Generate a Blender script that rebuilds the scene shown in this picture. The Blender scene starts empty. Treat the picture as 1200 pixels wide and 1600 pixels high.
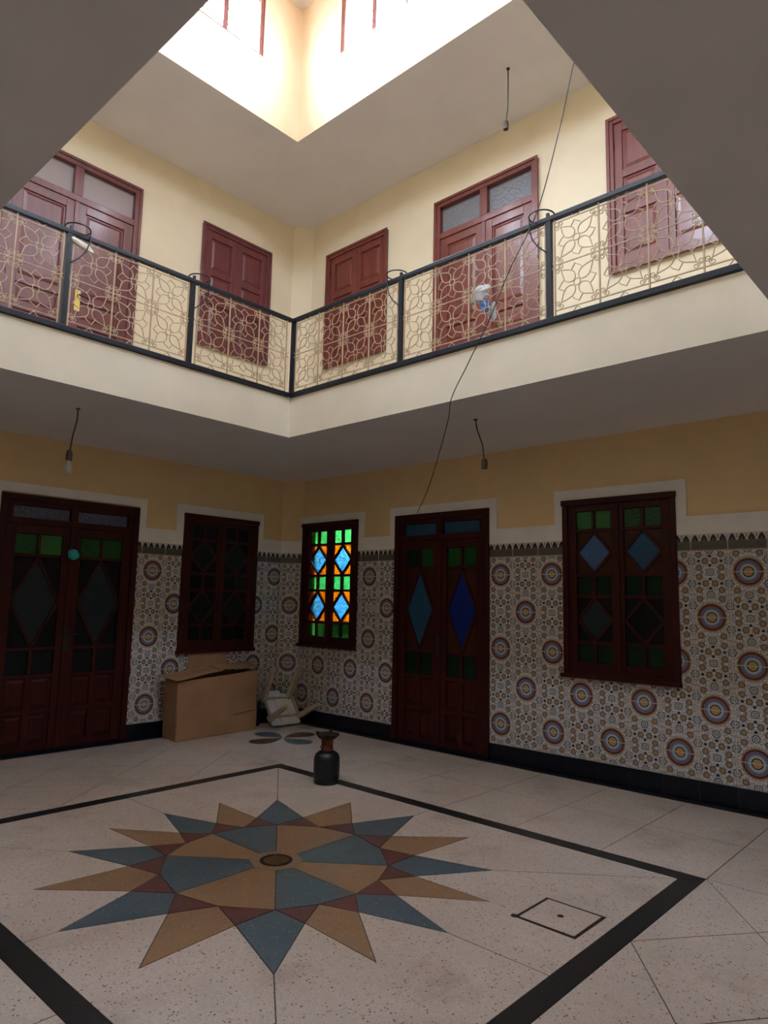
import bpy, bmesh, math, random
from mathutils import Matrix, Vector
random.seed(7)
D = bpy.data
SC = bpy.context.scene
COL = SC.collection
pi = math.pi

# ------------------------------------------------------------------ camera
FPX = 1082.37
cam = D.cameras.new('camera'); cam_o = D.objects.new('camera', cam); COL.objects.link(cam_o)
cam.sensor_fit = 'VERTICAL'; cam.sensor_height = 24.0; cam.lens = FPX / 1600 * 24.0
cam.clip_start = 0.05; cam.clip_end = 100
yaw, pitch, roll = math.radians(132.7055), math.radians(7.4219), math.radians(1.2172)
F = Vector((math.cos(yaw)*math.cos(pitch), math.sin(yaw)*math.cos(pitch), math.sin(pitch)))
R = F.cross(Vector((0, 0, 1))).normalized(); U = R.cross(F)
R2 = R*math.cos(roll) + U*math.sin(roll); U2 = U*math.cos(roll) - R*math.sin(roll)
M = Matrix((R2, U2, -F)).transposed().to_4x4(); M.translation = (6.8917, -5.7309, 1.4609)
cam_o.matrix_world = M
SC.camera = cam_o

# ------------------------------------------------------------------ world (even daylight sky) and exposure
SKY = 115.0                   # zenith radiance of an overcast sky, a third of it at the horizon
w = D.worlds.new('sky'); SC.world = w; w.use_nodes = True
wt = w.node_tree; bg = wt.nodes['Background']
tc = wt.nodes.new('ShaderNodeTexCoord'); sx_ = wt.nodes.new('ShaderNodeSeparateXYZ'); wt.links.new(tc.outputs['Generated'], sx_.inputs[0])
rp = wt.nodes.new('ShaderNodeValToRGB'); wt.links.new(sx_.outputs[2], rp.inputs[0])
rp.color_ramp.elements[0].position = 0.0; rp.color_ramp.elements[0].color = (0.262, 0.305, 0.37, 1)
rp.color_ramp.elements[1].position = 1.0; rp.color_ramp.elements[1].color = (0.785, 0.918, 1.12, 1)
gm = wt.nodes.new('ShaderNodeMath'); gm.operation = 'GREATER_THAN'; wt.links.new(sx_.outputs[2], gm.inputs[0]); gm.inputs[1].default_value = 0.0
wm = wt.nodes.new('ShaderNodeMix'); wm.data_type = 'RGBA'; wt.links.new(gm.outputs[0], wm.inputs[0])
wm.inputs[6].default_value = (0.06, 0.055, 0.05, 1); wt.links.new(rp.outputs[0], wm.inputs[7])      # rooftops below the horizon
wt.links.new(wm.outputs[2], bg.inputs[0]); bg.inputs[1].default_value = SKY
SC.view_settings.view_transform = 'Standard'; SC.view_settings.look = 'None'
SC.view_settings.gamma = 1; SC.view_settings.use_curve_mapping = False
SC.view_settings.exposure = 0.83
cy = SC.cycles
cy.max_bounces = 14; cy.diffuse_bounces = 10; cy.glossy_bounces = 4; cy.transmission_bounces = 6; cy.transparent_max_bounces = 12
cy.use_denoising = True
cy.sample_clamp_indirect = 8.0

# ------------------------------------------------------------------ dimensions (metres)
XR, YN = 8.30, -7.10          # room runs x 0..XR, y YN..0
ZS, ZG = 2.969, 3.345         # ground soffit, gallery floor
ZC = 6.433                    # gallery ceiling
OX0, OX1, OY0, OY1 = 1.93, 6.07, -4.89, -1.69      # opening in the gallery slab
SX0, SX1, SY0, SY1 = 1.39, 6.30, -5.05, -1.29      # light shaft
ZT = 8.03                     # shaft ceiling
CHL, CHR = 0.17, 0.22         # chamfered corner legs
TW, TH = 0.2753, 0.35         # wall tile
ZJ = 1.7475                   # first medallion joint
ZB0, ZB1 = 0.16, 1.92         # tile field
ZF = 2.05                     # top of border tiles

SHAFT_WIN_Z = (7.13, 7.86)
SHAFT_LEFT_WINS = [(-2.72, -1.78), (-3.64, -2.94), (-4.80, -3.86)]      # along y; one seen, row filled to three to light the floor
SHAFT_RIGHT_WINS = [(2.01, 2.96), (3.36, 4.31), (4.70, 5.65)]           # along x; likewise filled up out of view to send light down
SHAFT_SIDE_WINS = [(-3.60, -2.70)]                                     # unseen opposite walls, cut to one window each to dim the far walls
SHAFT_NEAR_WINS = [(3.40, 4.30)]
# portals that guide the sky light through the shaft windows
def portal(name, loc, rot, sx, sy):
    l = D.lights.new(name, 'AREA'); l.shape = 'RECTANGLE'; l.size = sx; l.size_y = sy; l.cycles.is_portal = True
    o = D.objects.new(name, l); COL.objects.link(o); o.location = loc; o.rotation_euler = rot
zm = sum(SHAFT_WIN_Z)/2; zh = SHAFT_WIN_Z[1]-SHAFT_WIN_Z[0]
for a, b in SHAFT_LEFT_WINS:
    portal('daylight_portal', (SX0-0.19, (a+b)/2, zm), (0, -pi/2, 0), zh, b-a)
for a, b in SHAFT_RIGHT_WINS:
    portal('daylight_portal', ((a+b)/2, SY1+0.19, zm), (-pi/2, 0, 0), b-a, zh)
for a, b in SHAFT_SIDE_WINS: portal('daylight_portal', (SX1+0.19, (a+b)/2, zm), (0, pi/2, 0), zh, b-a)
for a, b in SHAFT_NEAR_WINS: portal('daylight_portal', ((a+b)/2, SY0-0.19, zm), (pi/2, 0, 0), b-a, zh)

# ------------------------------------------------------------------ node helpers
class NT:
    def __init__(s, name):
        s.m = D.materials.new(name); s.m.use_nodes = True
        s.t = s.m.node_tree; s.t.nodes.clear()
        s.out = s.t.nodes.new('ShaderNodeOutputMaterial')
    def n(s, typ, **kw):
        nd = s.t.nodes.new(typ)
        for k, v in kw.items(): setattr(nd, k, v)
        return nd
    def set(s, sock, v):
        if isinstance(v, bpy.types.NodeSocket): s.t.links.new(v, sock)
        elif isinstance(v, (tuple, list)) and len(v) == 3 and sock.type == 'RGBA': sock.default_value = (*v, 1)
        else: sock.default_value = v
    def math(s, op, a, b=0.0, c=None, clamp=False):
        nd = s.n('ShaderNodeMath', operation=op, use_clamp=clamp)
        s.set(nd.inputs[0], a); s.set(nd.inputs[1], b)
        if c is not None: s.set(nd.inputs[2], c)
        return nd.outputs[0]
    def comb(s, x, y, z=0.0):
        nd = s.n('ShaderNodeCombineXYZ'); s.set(nd.inputs[0], x); s.set(nd.inputs[1], y); s.set(nd.inputs[2], z); return nd.outputs[0]
    def sep(s, v):
        nd = s.n('ShaderNodeSeparateXYZ'); s.set(nd.inputs[0], v); return nd.outputs
    def dist(s, v, p):
        nd = s.n('ShaderNodeVectorMath', operation='DISTANCE'); s.set(nd.inputs[0], v); nd.inputs[1].default_value = p; return nd.outputs['Value']
    def mix(s, f, a, b):
        nd = s.n('ShaderNodeMix', data_type='RGBA'); s.set(nd.inputs[0], f); s.set(nd.inputs[6], a); s.set(nd.inputs[7], b); return nd.outputs[2]
    def ramp(s, f, stops, interp='LINEAR'):
        nd = s.n('ShaderNodeValToRGB'); e = nd.color_ramp.elements; nd.color_ramp.interpolation = interp
        while len(e) < len(stops): e.new(0.5)
        for el, (p, c) in zip(e, stops):
            el.position = p; el.color = (*c, 1) if len(c) == 3 else c
        s.set(nd.inputs[0], f); return nd.outputs[0]
    def less(s, a, b): return s.math('LESS_THAN', a, b)
    def smooth(s, v, a, b):      # 0 at a, 1 at b
        nd = s.n('ShaderNodeMapRange', interpolation_type='SMOOTHSTEP'); s.set(nd.inputs[0], v); nd.inputs[1].default_value = a; nd.inputs[2].default_value = b
        return nd.outputs[0]
    def noise(s, scale, detail=4, rough=0.55, vec=None):
        nd = s.n('ShaderNodeTexNoise'); nd.inputs['Scale'].default_value = scale; nd.inputs['Detail'].default_value = detail; nd.inputs['Roughness'].default_value = rough
        s.set(nd.inputs['Vector'], vec if vec is not None else s.pos()); return nd.outputs['Fac']
    def vor(s, scale, vec=None, feature='F1', out='Distance'):
        nd = s.n('ShaderNodeTexVoronoi', feature=feature); nd.inputs['Scale'].default_value = scale
        s.set(nd.inputs['Vector'], vec if vec is not None else s.pos()); return nd.outputs[out]
    def pos(s):
        return s.n('ShaderNodeNewGeometry').outputs['Position']
    def uv(s):
        return s.n('ShaderNodeUVMap').outputs[0]
    def bump(s, h, strength=0.2, dist=0.002):
        nd = s.n('ShaderNodeBump'); nd.inputs['Strength'].default_value = strength; nd.inputs['Distance'].default_value = dist; s.set(nd.inputs['Height'], h); return nd.outputs[0]
    def bsdf(s, color, rough=0.6, spec=0.5, metal=0.0, normal=None, coat=0.0, coat_rough=0.1):
        b = s.n('ShaderNodeBsdfPrincipled'); s.set(b.inputs['Base Color'], color); s.set(b.inputs['Roughness'], rough)
        b.inputs['Specular IOR Level'].default_value = spec; b.inputs['Metallic'].default_value = metal
        b.inputs['Coat Weight'].default_value = coat; b.inputs['Coat Roughness'].default_value = coat_rough
        if normal is not None: s.set(b.inputs['Normal'], normal)
        return b.outputs[0]
    def finish(s, sh):
        s.t.links.new(sh, s.out.inputs[0]); return s.m

def plain(name, c, rough=0.6, spec=0.5, metal=0.0, var=0.0, scale=6, coat=0.0, bump=0.0):
    n = NT(name); col = c
    nm = None
    if var > 0 or bump > 0:
        f = n.noise(scale)
        if var > 0:
            col = n.mix(n.smooth(f, 0.3, 0.7), tuple(x*(1-var) for x in c), tuple(min(1, x*(1+var)) for x in c))
        if bump > 0: nm = n.bump(n.noise(scale*12), bump, 0.003)
    return n.finish(n.bsdf(col, rough, spec, metal, nm, coat))

MAT = {}
MAT['wall_up'] = plain('daylit_yellow_wall_paint', (0.76, 0.66, 0.48), 0.7, 0.3, var=0.03, scale=2.5, bump=0.15)  # yellow wall paint with bluish upstairs daylight bleached into its colour
MAT['wall_shaft'] = plain('dimmed_yellow_wall_paint', (0.76, 0.61, 0.42), 0.7, 0.3, var=0.03, scale=2.5, bump=0.15)  # same wall paint, deepened so the brightly lit shaft blows out less
MAT['wall'] = plain('shaded_yellow_wall_paint', (0.79, 0.595, 0.325), 0.7, 0.3, var=0.03, scale=2.5, bump=0.15)  # same wall paint with the ground floor's warm shade put into its colour
MAT['cream'] = plain('cream_paint', (0.73, 0.665, 0.555), 0.7, 0.3, var=0.03, scale=3, bump=0.15)
MAT['ceil'] = plain('ceiling_paint', (0.77, 0.75, 0.75), 0.85, 0.2, var=0.03, scale=1.8, bump=0.1)
MAT['trim'] = plain('white_plaster', (0.84, 0.81, 0.77), 0.75, 0.3, var=0.04, scale=5, bump=0.15)
MAT['grout'] = plain('grout', (0.62, 0.60, 0.57), 0.9)
MAT['base'] = plain('navy_base_tile', (0.004, 0.006, 0.014), 0.22, 0.3)
MAT['conc'] = plain('rough_plaster', (0.55, 0.53, 0.50), 0.9, var=0.1)
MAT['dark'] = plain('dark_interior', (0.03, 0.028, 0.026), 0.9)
MAT['gfloor'] = plain('gallery_floor', (0.50, 0.44, 0.38), 0.4)
MAT['iron'] = plain('black_iron_paint', (0.007, 0.011, 0.023), 0.38, 0.4, var=0.2, scale=20)
MAT['gold'] = plain('beige_iron_paint', (0.45, 0.335, 0.22), 0.5, 0.4, var=0.12, scale=15)
MAT['black'] = plain('black_rubber', (0.01, 0.009, 0.008), 0.6)
MAT['cord'] = plain('grey_cord', (0.06, 0.045, 0.035), 0.7)
MAT['plastic'] = plain('white_plastic', (0.80, 0.79, 0.83), 0.45, 0.5, var=0.06, scale=9)
MAT['plastic_leg'] = plain('yellowed_plastic', (0.52, 0.44, 0.35), 0.5, 0.5, var=0.1, scale=9)
MAT['bucket'] = plain('blue_plastic', (0.004, 0.014, 0.045), 0.35)
MAT['brass'] = plain('old_brass', (0.22, 0.13, 0.05), 0.45, metal=0.6, var=0.3, scale=60)
MAT['yellow'] = plain('yellow_brass', (0.62, 0.47, 0.10), 0.4, metal=0.2)
MAT['rust'] = plain('rusty_iron', (0.13, 0.035, 0.018), 0.85, var=0.5, scale=30)
MAT['rustline'] = plain('rust_stain', (0.030, 0.013, 0.006), 0.9, var=0.5, scale=40)
MAT['bottle'] = plain('dark_bottle_paint', (0.006, 0.010, 0.014), 0.38, 0.5, var=0.2, scale=25)
MAT['bagw'] = plain('white_plastic_bag', (0.58, 0.62, 0.70), 0.35, 0.5)
MAT['bagb'] = plain('blue_plastic_bag', (0.03, 0.16, 0.55), 0.3, 0.5)
MAT['rag'] = plain('white_rag', (0.70, 0.66, 0.60), 0.9, var=0.1, scale=20)
MAT['teal'] = plain('turquoise_yarn', (0.03, 0.42, 0.45), 0.9, bump=0.8, scale=20)
MAT['switch'] = plain('cream_switch', (0.50, 0.42, 0.32), 0.4)
MAT['pvc'] = plain('white_window_paint', (0.45, 0.38, 0.38), 0.4)
MAT['socket'] = plain('brown_socket', (0.07, 0.045, 0.03), 0.4)

def wood(name, c, rough, coat, spec=0.5):
    n = NT(name)
    p = n.n('ShaderNodeTexCoord').outputs['Object']
    mp = n.n('ShaderNodeMapping'); mp.inputs['Scale'].default_value = (30, 30, 2.5); n.set(mp.inputs[0], p)
    g = n.noise(1.0, 5, 0.6, mp.outputs[0])
    col = n.mix(n.smooth(g, 0.3, 0.75), tuple(x*0.78 for x in c), tuple(x*1.22 for x in c))
    return n.finish(n.bsdf(col, rough, spec, normal=n.bump(g, 0.08, 0.002), coat=coat, coat_rough=0.14))
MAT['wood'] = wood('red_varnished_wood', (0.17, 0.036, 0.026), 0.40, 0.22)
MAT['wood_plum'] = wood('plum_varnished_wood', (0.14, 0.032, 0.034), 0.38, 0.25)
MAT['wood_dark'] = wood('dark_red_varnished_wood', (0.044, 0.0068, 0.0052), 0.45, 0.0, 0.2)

def cardboard():
    n = NT('cardboard'); g = n.noise(3, 4)
    col = n.mix(n.smooth(g, 0.25, 0.75), (0.36, 0.195, 0.105), (0.45, 0.255, 0.145))
    return n.finish(n.bsdf(col, 0.85, 0.2, normal=n.bump(n.noise(1.6, 3), 0.25, 0.02)))
MAT['card'] = cardboard()

def terrazzo(name, c, chip, chip2, stain=0.0, rough=0.32, amt=0.10):
    n = NT(name)
    v1 = n.n('ShaderNodeTexVoronoi'); v1.inputs['Scale'].default_value = 85; n.set(v1.inputs['Vector'], n.pos())
    sz = n.sep(v1.outputs['Color'])
    mask = n.math('MULTIPLY', n.less(v1.outputs['Distance'], n.math('MULTIPLY', sz[1], 0.45)), n.less(sz[0], amt*2.2))
    v2 = n.n('ShaderNodeTexVoronoi'); v2.inputs['Scale'].default_value = 150; n.set(v2.inputs['Vector'], n.pos())
    s2 = n.sep(v2.outputs['Color'])
    fine = n.math('MULTIPLY', n.math('SUBTRACT', s2[0], 0.5), 0.22)
    base = n.mix(n.smooth(n.noise(1.3, 5), 0.3, 0.7), tuple(x*0.93 for x in c), tuple(x*1.07 for x in c))
    hs = n.n('ShaderNodeHueSaturation'); n.set(hs.inputs['Value'], n.math('ADD', fine, 1.0)); n.set(hs.inputs['Color'], base)
    col = n.mix(mask, hs.outputs[0], n.mix(n.less(sz[2], 0.5), chip, chip2))
    if stain > 0:
        st = n.math('MULTIPLY', n.smooth(n.noise(2.2, 8, 0.68), 0.50, 0.76), stain)
        col = n.mix(st, col, (0.20, 0.115, 0.075))
    rr = n.math('ADD', n.math('MULTIPLY', n.noise(5, 4), 0.25), rough-0.1)
    return n.finish(n.bsdf(col, rr, 0.4))
MAT['terr'] = terrazzo('cream_terrazzo', (0.60, 0.51, 0.46), (0.16, 0.08, 0.05), (0.28, 0.20, 0.16), stain=0.45, amt=0.15)
MAT['t_blue'] = terrazzo('blue_grey_terrazzo', (0.092, 0.128, 0.160), (0.30, 0.33, 0.35), (0.04, 0.05, 0.07), amt=0.12)
MAT['t_tan'] = terrazzo('ochre_terrazzo', (0.30, 0.182, 0.108), (0.50, 0.36, 0.26), (0.18, 0.09, 0.05), amt=0.12)
MAT['t_red'] = terrazzo('oxblood_terrazzo', (0.128, 0.050, 0.048), (0.28, 0.16, 0.15), (0.06, 0.02, 0.02), amt=0.10)
MAT['t_black'] = terrazzo('black_terrazzo', (0.020, 0.019, 0.020), (0.12, 0.11, 0.10), (0.06, 0.06, 0.07), amt=0.07)
MAT['joint'] = plain('dark_joint', (0.06, 0.045, 0.035), 0.7)

def zellij():
    n = NT('patterned_wall_tile')
    o = n.sep(n.uv()); u = n.math('ABSOLUTE', o[0]); v = o[1]
    p = n.comb(u, v)
    def dmin(pts):
        d = None
        for a in pts:
            x = n.dist(p, (a[0], a[1], 0)); d = x if d is None else n.math('MINIMUM', d, x)
        return d
    # fine lattice ground
    fine = n.vor(17, n.comb(u, v), 'DISTANCE_TO_EDGE')
    fine2 = n.vor(9, n.comb(u, v), 'DISTANCE_TO_EDGE')
    ground = n.mix(n.math('MULTIPLY', n.less(fine, 0.045), 0.85), (0.74, 0.74, 0.77), (0.10, 0.095, 0.11))
    ground = n.mix(n.math('MULTIPLY', n.less(fine2, 0.04), 0.7), ground, (0.09, 0.075, 0.08))
    ground = n.mix(n.math('MULTIPLY', n.smooth(n.noise(3.5, 2, 0.5, p), 0.52, 0.66), 0.10), ground, (0.30, 0.17, 0.10))
    col = ground
    k = 1.018
    tan = dmin([(.30, .507*k), (.30, .755*k), (.125, .936*k), (.30, 1.12*k)])
    col = n.mix(n.less(tan, 0.086), col, (0.045, 0.03, 0.05))
    col = n.mix(n.less(tan, 0.066), col, (0.40, 0.26, 0.125))
    col = n.mix(n.less(tan, 0.030), col, (0.30, 0.15, 0.07))
    col = n.mix(n.less(tan, 0.015), col, (0.62, 0.50, 0.34))
    ros = dmin([(0, .625*k), (.5, .936*k), (0, 1.25*k), (.5, .318*k)])
    col = n.mix(n.less(ros, 0.105), col, (0.05, 0.06, 0.065))
    col = n.mix(n.less(ros, 0.082), col, (0.60, 0.59, 0.58))
    col = n.mix(n.less(ros, 0.050), col, (0.10, 0.10, 0.11))
    col = n.mix(n.less(ros, 0.030), col, (0.55, 0.53, 0.50))
    blk = dmin([(0, .80*k), (.30, .936*k), (0, 1.06*k)])
    col = n.mix(n.less(blk, 0.040), col, (0.015, 0.015, 0.018))
    brn = dmin([(.5, .625*k), (.5, 1.25*k)])
    col = n.mix(n.less(brn, 0.045), col, (0.42, 0.25, 0.13))
    # medallion
    m = n.dist(p, (0, 0, 0))
    ang = n.math('ARCTAN2', v, o[0])
    ray = n.math('GREATER_THAN', n.math('SINE', n.math('MULTIPLY', ang, 52)), 0.0)
    med = n.ramp(m, [(0.0, (0.55, 0.36, 0.18)), (0.115, (0.52, 0.33, 0.15)), (0.125, (0.03, 0.04, 0.03)), (0.150, (0.03, 0.04, 0.03)), (0.158, (0.58, 0.64, 0.66)),
                     (0.19, (0.46, 0.52, 0.58)), (0.235, (0.15, 0.17, 0.37)), (0.290, (0.06, 0.06, 0.20)), (0.298, (0.50, 0.36, 0.25)), (0.312, (0.17, 0.035, 0.025)), (0.362, (0.17, 0.035, 0.025)), (0.372, (0.42, 0.24, 0.09)), (0.395, (0.42, 0.24, 0.09))])
    inr = n.math('MULTIPLY', n.math('GREATER_THAN', m, 0.312), n.less(m, 0.365))
    med = n.mix(n.math('MULTIPLY', n.math('MULTIPLY', inr, ray), 0.75), med, (0.03, 0.015, 0.02))
    inb = n.math('MULTIPLY', n.math('GREATER_THAN', m, 0.19), n.less(m, 0.292))
    med = n.mix(n.math('MULTIPLY', n.math('MULTIPLY', inb, ray), 0.22), med, (0.52, 0.56, 0.62))
    inc = n.less(m, 0.115)
    cx = n.less(n.math('MULTIPLY', n.math('ABSOLUTE', n.math('SINE', n.math('MULTIPLY', ang, 4))), m), 0.016)
    med = n.mix(n.math('MULTIPLY', n.math('MULTIPLY', inc, cx), 0.6), med, (0.40, 0.14, 0.06))
    out = n.math('MULTIPLY', n.math('GREATER_THAN', m, 0.374), ray)
    med = n.mix(n.math('MULTIPLY', out, 0.4), med, (0.12, 0.06, 0.03))
    col = n.mix(n.less(m, 0.402), col, med)
    # pale glazed edge
    edge = n.math('MAXIMUM', n.math('GREATER_THAN', u, 0.482), n.less(v, 0.014))
    col = n.mix(n.math('MULTIPLY', edge, 0.6), col, (0.60, 0.58, 0.56))
    return n.finish(n.bsdf(col, 0.22, 0.5))
MAT['tile'] = zellij()

def border_tile():
    n = NT('border_wall_tile')
    o = n.sep(n.uv()); u, v = o[0], o[1]          # u -0.5..0.5, v 0..1
    band = n.mix(n.less(n.math('SINE', n.math('MULTIPLY', n.math('ADD', u, n.math('MULTIPLY', v, 0.45)), 110)), 0.1), (0.22, 0.21, 0.17), (0.045, 0.05, 0.055))
    f = n.vor(26, n.comb(u, v), 'DISTANCE_TO_EDGE')
    band = n.mix(n.less(f, 0.06), band, (0.07, 0.065, 0.06))
    yl = n.mix(n.less(n.math('SINE', n.math('MULTIPLY', u, 120)), 0), (0.34, 0.20, 0.07), (0.10, 0.06, 0.03))
    e1 = n.math('MULTIPLY', n.math('GREATER_THAN', v, 0.05), n.less(v, 0.11)); e2 = n.math('MULTIPLY', n.math('GREATER_THAN', v, 0.52), n.less(v, 0.57))
    col = n.mix(n.math('MAXIMUM', e1, e2), band, yl)
    top = n.math('GREATER_THAN', v, 0.57)
    fr = n.math('ABSOLUTE', n.math('SUBTRACT', n.math('FRACT', n.math('MULTIPLY', n.math('ADD', u, 0.5), 4)), 0.5))   # 0 centre of tooth
    h = n.math('DIVIDE', n.math('SUBTRACT', v, 0.57), 0.40)
    tri = n.less(n.math('ADD', fr, n.math('MULTIPLY', n.math('MULTIPLY', h, h), 0.36)), 0.36)
    hole = n.math('MULTIPLY', n.less(n.math('ADD', fr, n.math('MULTIPLY', h, 0.22)), 0.10), n.math('GREATER_THAN', h, 0.12))
    spike = n.math('MULTIPLY', n.math('GREATER_THAN', fr, 0.455), n.less(n.math('ABSOLUTE', n.math('SUBTRACT', h, 0.6)), 0.28))
    c2 = n.mix(tri, (0.60, 0.56, 0.50), (0.012, 0.012, 0.03))
    c2 = n.mix(n.math('MULTIPLY', hole, 0.8), c2, (0.40, 0.38, 0.40))
    c2 = n.mix(spike, c2, (0.14, 0.05, 0.03))
    col = n.mix(top, col, c2)
    edge = n.math('GREATER_THAN', n.math('ABSOLUTE', u), 0.487)
    col = n.mix(n.math('MULTIPLY', edge, 0.8), col, (0.58, 0.55, 0.50))
    return n.finish(n.bsdf(col, 0.25, 0.5))
MAT['border'] = border_tile()

def glass(name, c, trans, pattern=0, rough=0.25):
    """dimpled coloured glass: tinted body, light from behind partly put into its colour"""
    n = NT(name)
    g = None; tc = trans
    if pattern:
        p = n.n('ShaderNodeTexCoord').outputs['Object']
        g = n.vor({1: 45, 2: 60, 3: 32}[pattern], p)
        tc = n.mix(n.smooth(g, 0.15, 0.62), tuple(min(1, x*1.5) for x in trans), tuple(x*0.45 for x in trans))
    nm = n.bump(g, 0.6, 0.004) if g is not None else None
    b = n.bsdf(c, rough, 0.25, normal=nm)
    t = n.n('ShaderNodeBsdfTranslucent'); n.set(t.inputs[0], tc)
    ad = n.n('ShaderNodeAddShader'); n.t.links.new(b, ad.inputs[0]); n.t.links.new(t.outputs[0], ad.inputs[1])
    return n.finish(ad.outputs[0])
def see_glass(name, c, scale):
    n = NT(name); p = n.n('ShaderNodeTexCoord').outputs['Object']; g = n.vor(scale, p)
    tc = n.mix(n.smooth(g, 0.1, 0.6), tuple(min(1, x*1.35) for x in c), tuple(x*0.5 for x in c))
    r = n.n('ShaderNodeBsdfRefraction'); n.set(r.inputs['Color'], tc); r.inputs['IOR'].default_value = 1.03; r.inputs['Roughness'].default_value = 0.22
    n.set(r.inputs['Normal'], n.bump(g, 0.5, 0.004))
    g2 = n.n('ShaderNodeBsdfGlossy'); g2.inputs['Roughness'].default_value = 0.2; mx = n.n('ShaderNodeMixShader'); mx.inputs[0].default_value = 0.04
    n.t.links.new(r.outputs[0], mx.inputs[1]); n.t.links.new(g2.outputs[0], mx.inputs[2])
    return n.finish(mx.outputs[0])
MAT['gA_green'] = see_glass('green_dimpled_glass', (0.12, 0.38, 0.19), 60)
MAT['gA_blue'] = see_glass('sky_blue_dimpled_glass', (0.13, 0.34, 0.53), 48)
MAT['gA_amber'] = see_glass('amber_dimpled_glass', (0.44, 0.23, 0.025), 60)
MAT['g_green'] = glass('green_glass', (0.012, 0.075, 0.016), (0.01, 0.05, 0.01), 1)
MAT['g_green_lit'] = glass('pale_green_glass', (0.03, 0.16, 0.035), (0.01, 0.05, 0.01), 1)  # brighter green copy; light from behind put into its colour
MAT['g_green_dark'] = glass('bottle_green_glass', (0.006, 0.022, 0.010), (0.01, 0.03, 0.01), 0)  # darker green copy; lack of light behind put into its colour
MAT['g_blue'] = glass('steel_blue_glass', (0.025, 0.085, 0.16), (0.01, 0.02, 0.05), 0)
MAT['g_blue_deep'] = glass('deep_blue_glass', (0.008, 0.022, 0.18), (0.01, 0.01, 0.05), 0)  # dim glow through the blue diamond put into its body colour
MAT['g_blue_pat'] = glass('pebbled_blue_glass', (0.06, 0.13, 0.30), (0.01, 0.02, 0.05), 2)  # light behind the pebbled blue panes put into their colour
MAT['g_slate'] = glass('slate_glass', (0.022, 0.034, 0.042), (0.01, 0.01, 0.01), 0)
MAT['g_smoke'] = glass('smoky_glass', (0.010, 0.014, 0.017), (0.01, 0.01, 0.01), 0)
MAT['g_black'] = glass('dark_glass', (0.006, 0.008, 0.010), (0.01, 0.01, 0.01), 0)
MAT['g_amber'] = glass('brown_amber_glass', (0.055, 0.020, 0.010), (0.01, 0.01, 0.01), 0)
MAT['g_frost'] = glass('frosted_patterned_glass', (0.20, 0.20, 0.22), (0.05, 0.05, 0.05), 3)
MAT['g_frost_blue'] = glass('blue_grey_patterned_glass', (0.11, 0.125, 0.20), (0.05, 0.05, 0.05), 3)  # light behind the dark door's transom put into this pale colour
MAT['g_frost_smooth'] = glass('milky_glass', (0.33, 0.27, 0.27), (0.05, 0.05, 0.05), 0)

def clear_glass():
    n = NT('clear_window_glass')
    t = n.n('ShaderNodeBsdfTransparent'); t.inputs[0].default_value = (0.92, 0.94, 0.95, 1)
    g = n.n('ShaderNodeBsdfGlossy'); g.inputs['Roughness'].default_value = 0.05
    mx = n.n('ShaderNodeMixShader'); mx.inputs[0].default_value = 0.06
    n.t.links.new(t.outputs[0], mx.inputs[1]); n.t.links.new(g.outputs[0], mx.inputs[2])
    return n.finish(mx.outputs[0])
MAT['clear'] = clear_glass()
def bulb_glass():
    n = NT('frosted_bulb'); return n.finish(n.bsdf((0.45, 0.42, 0.36), 0.3, 0.5))
MAT['bulb'] = bulb_glass()

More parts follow.
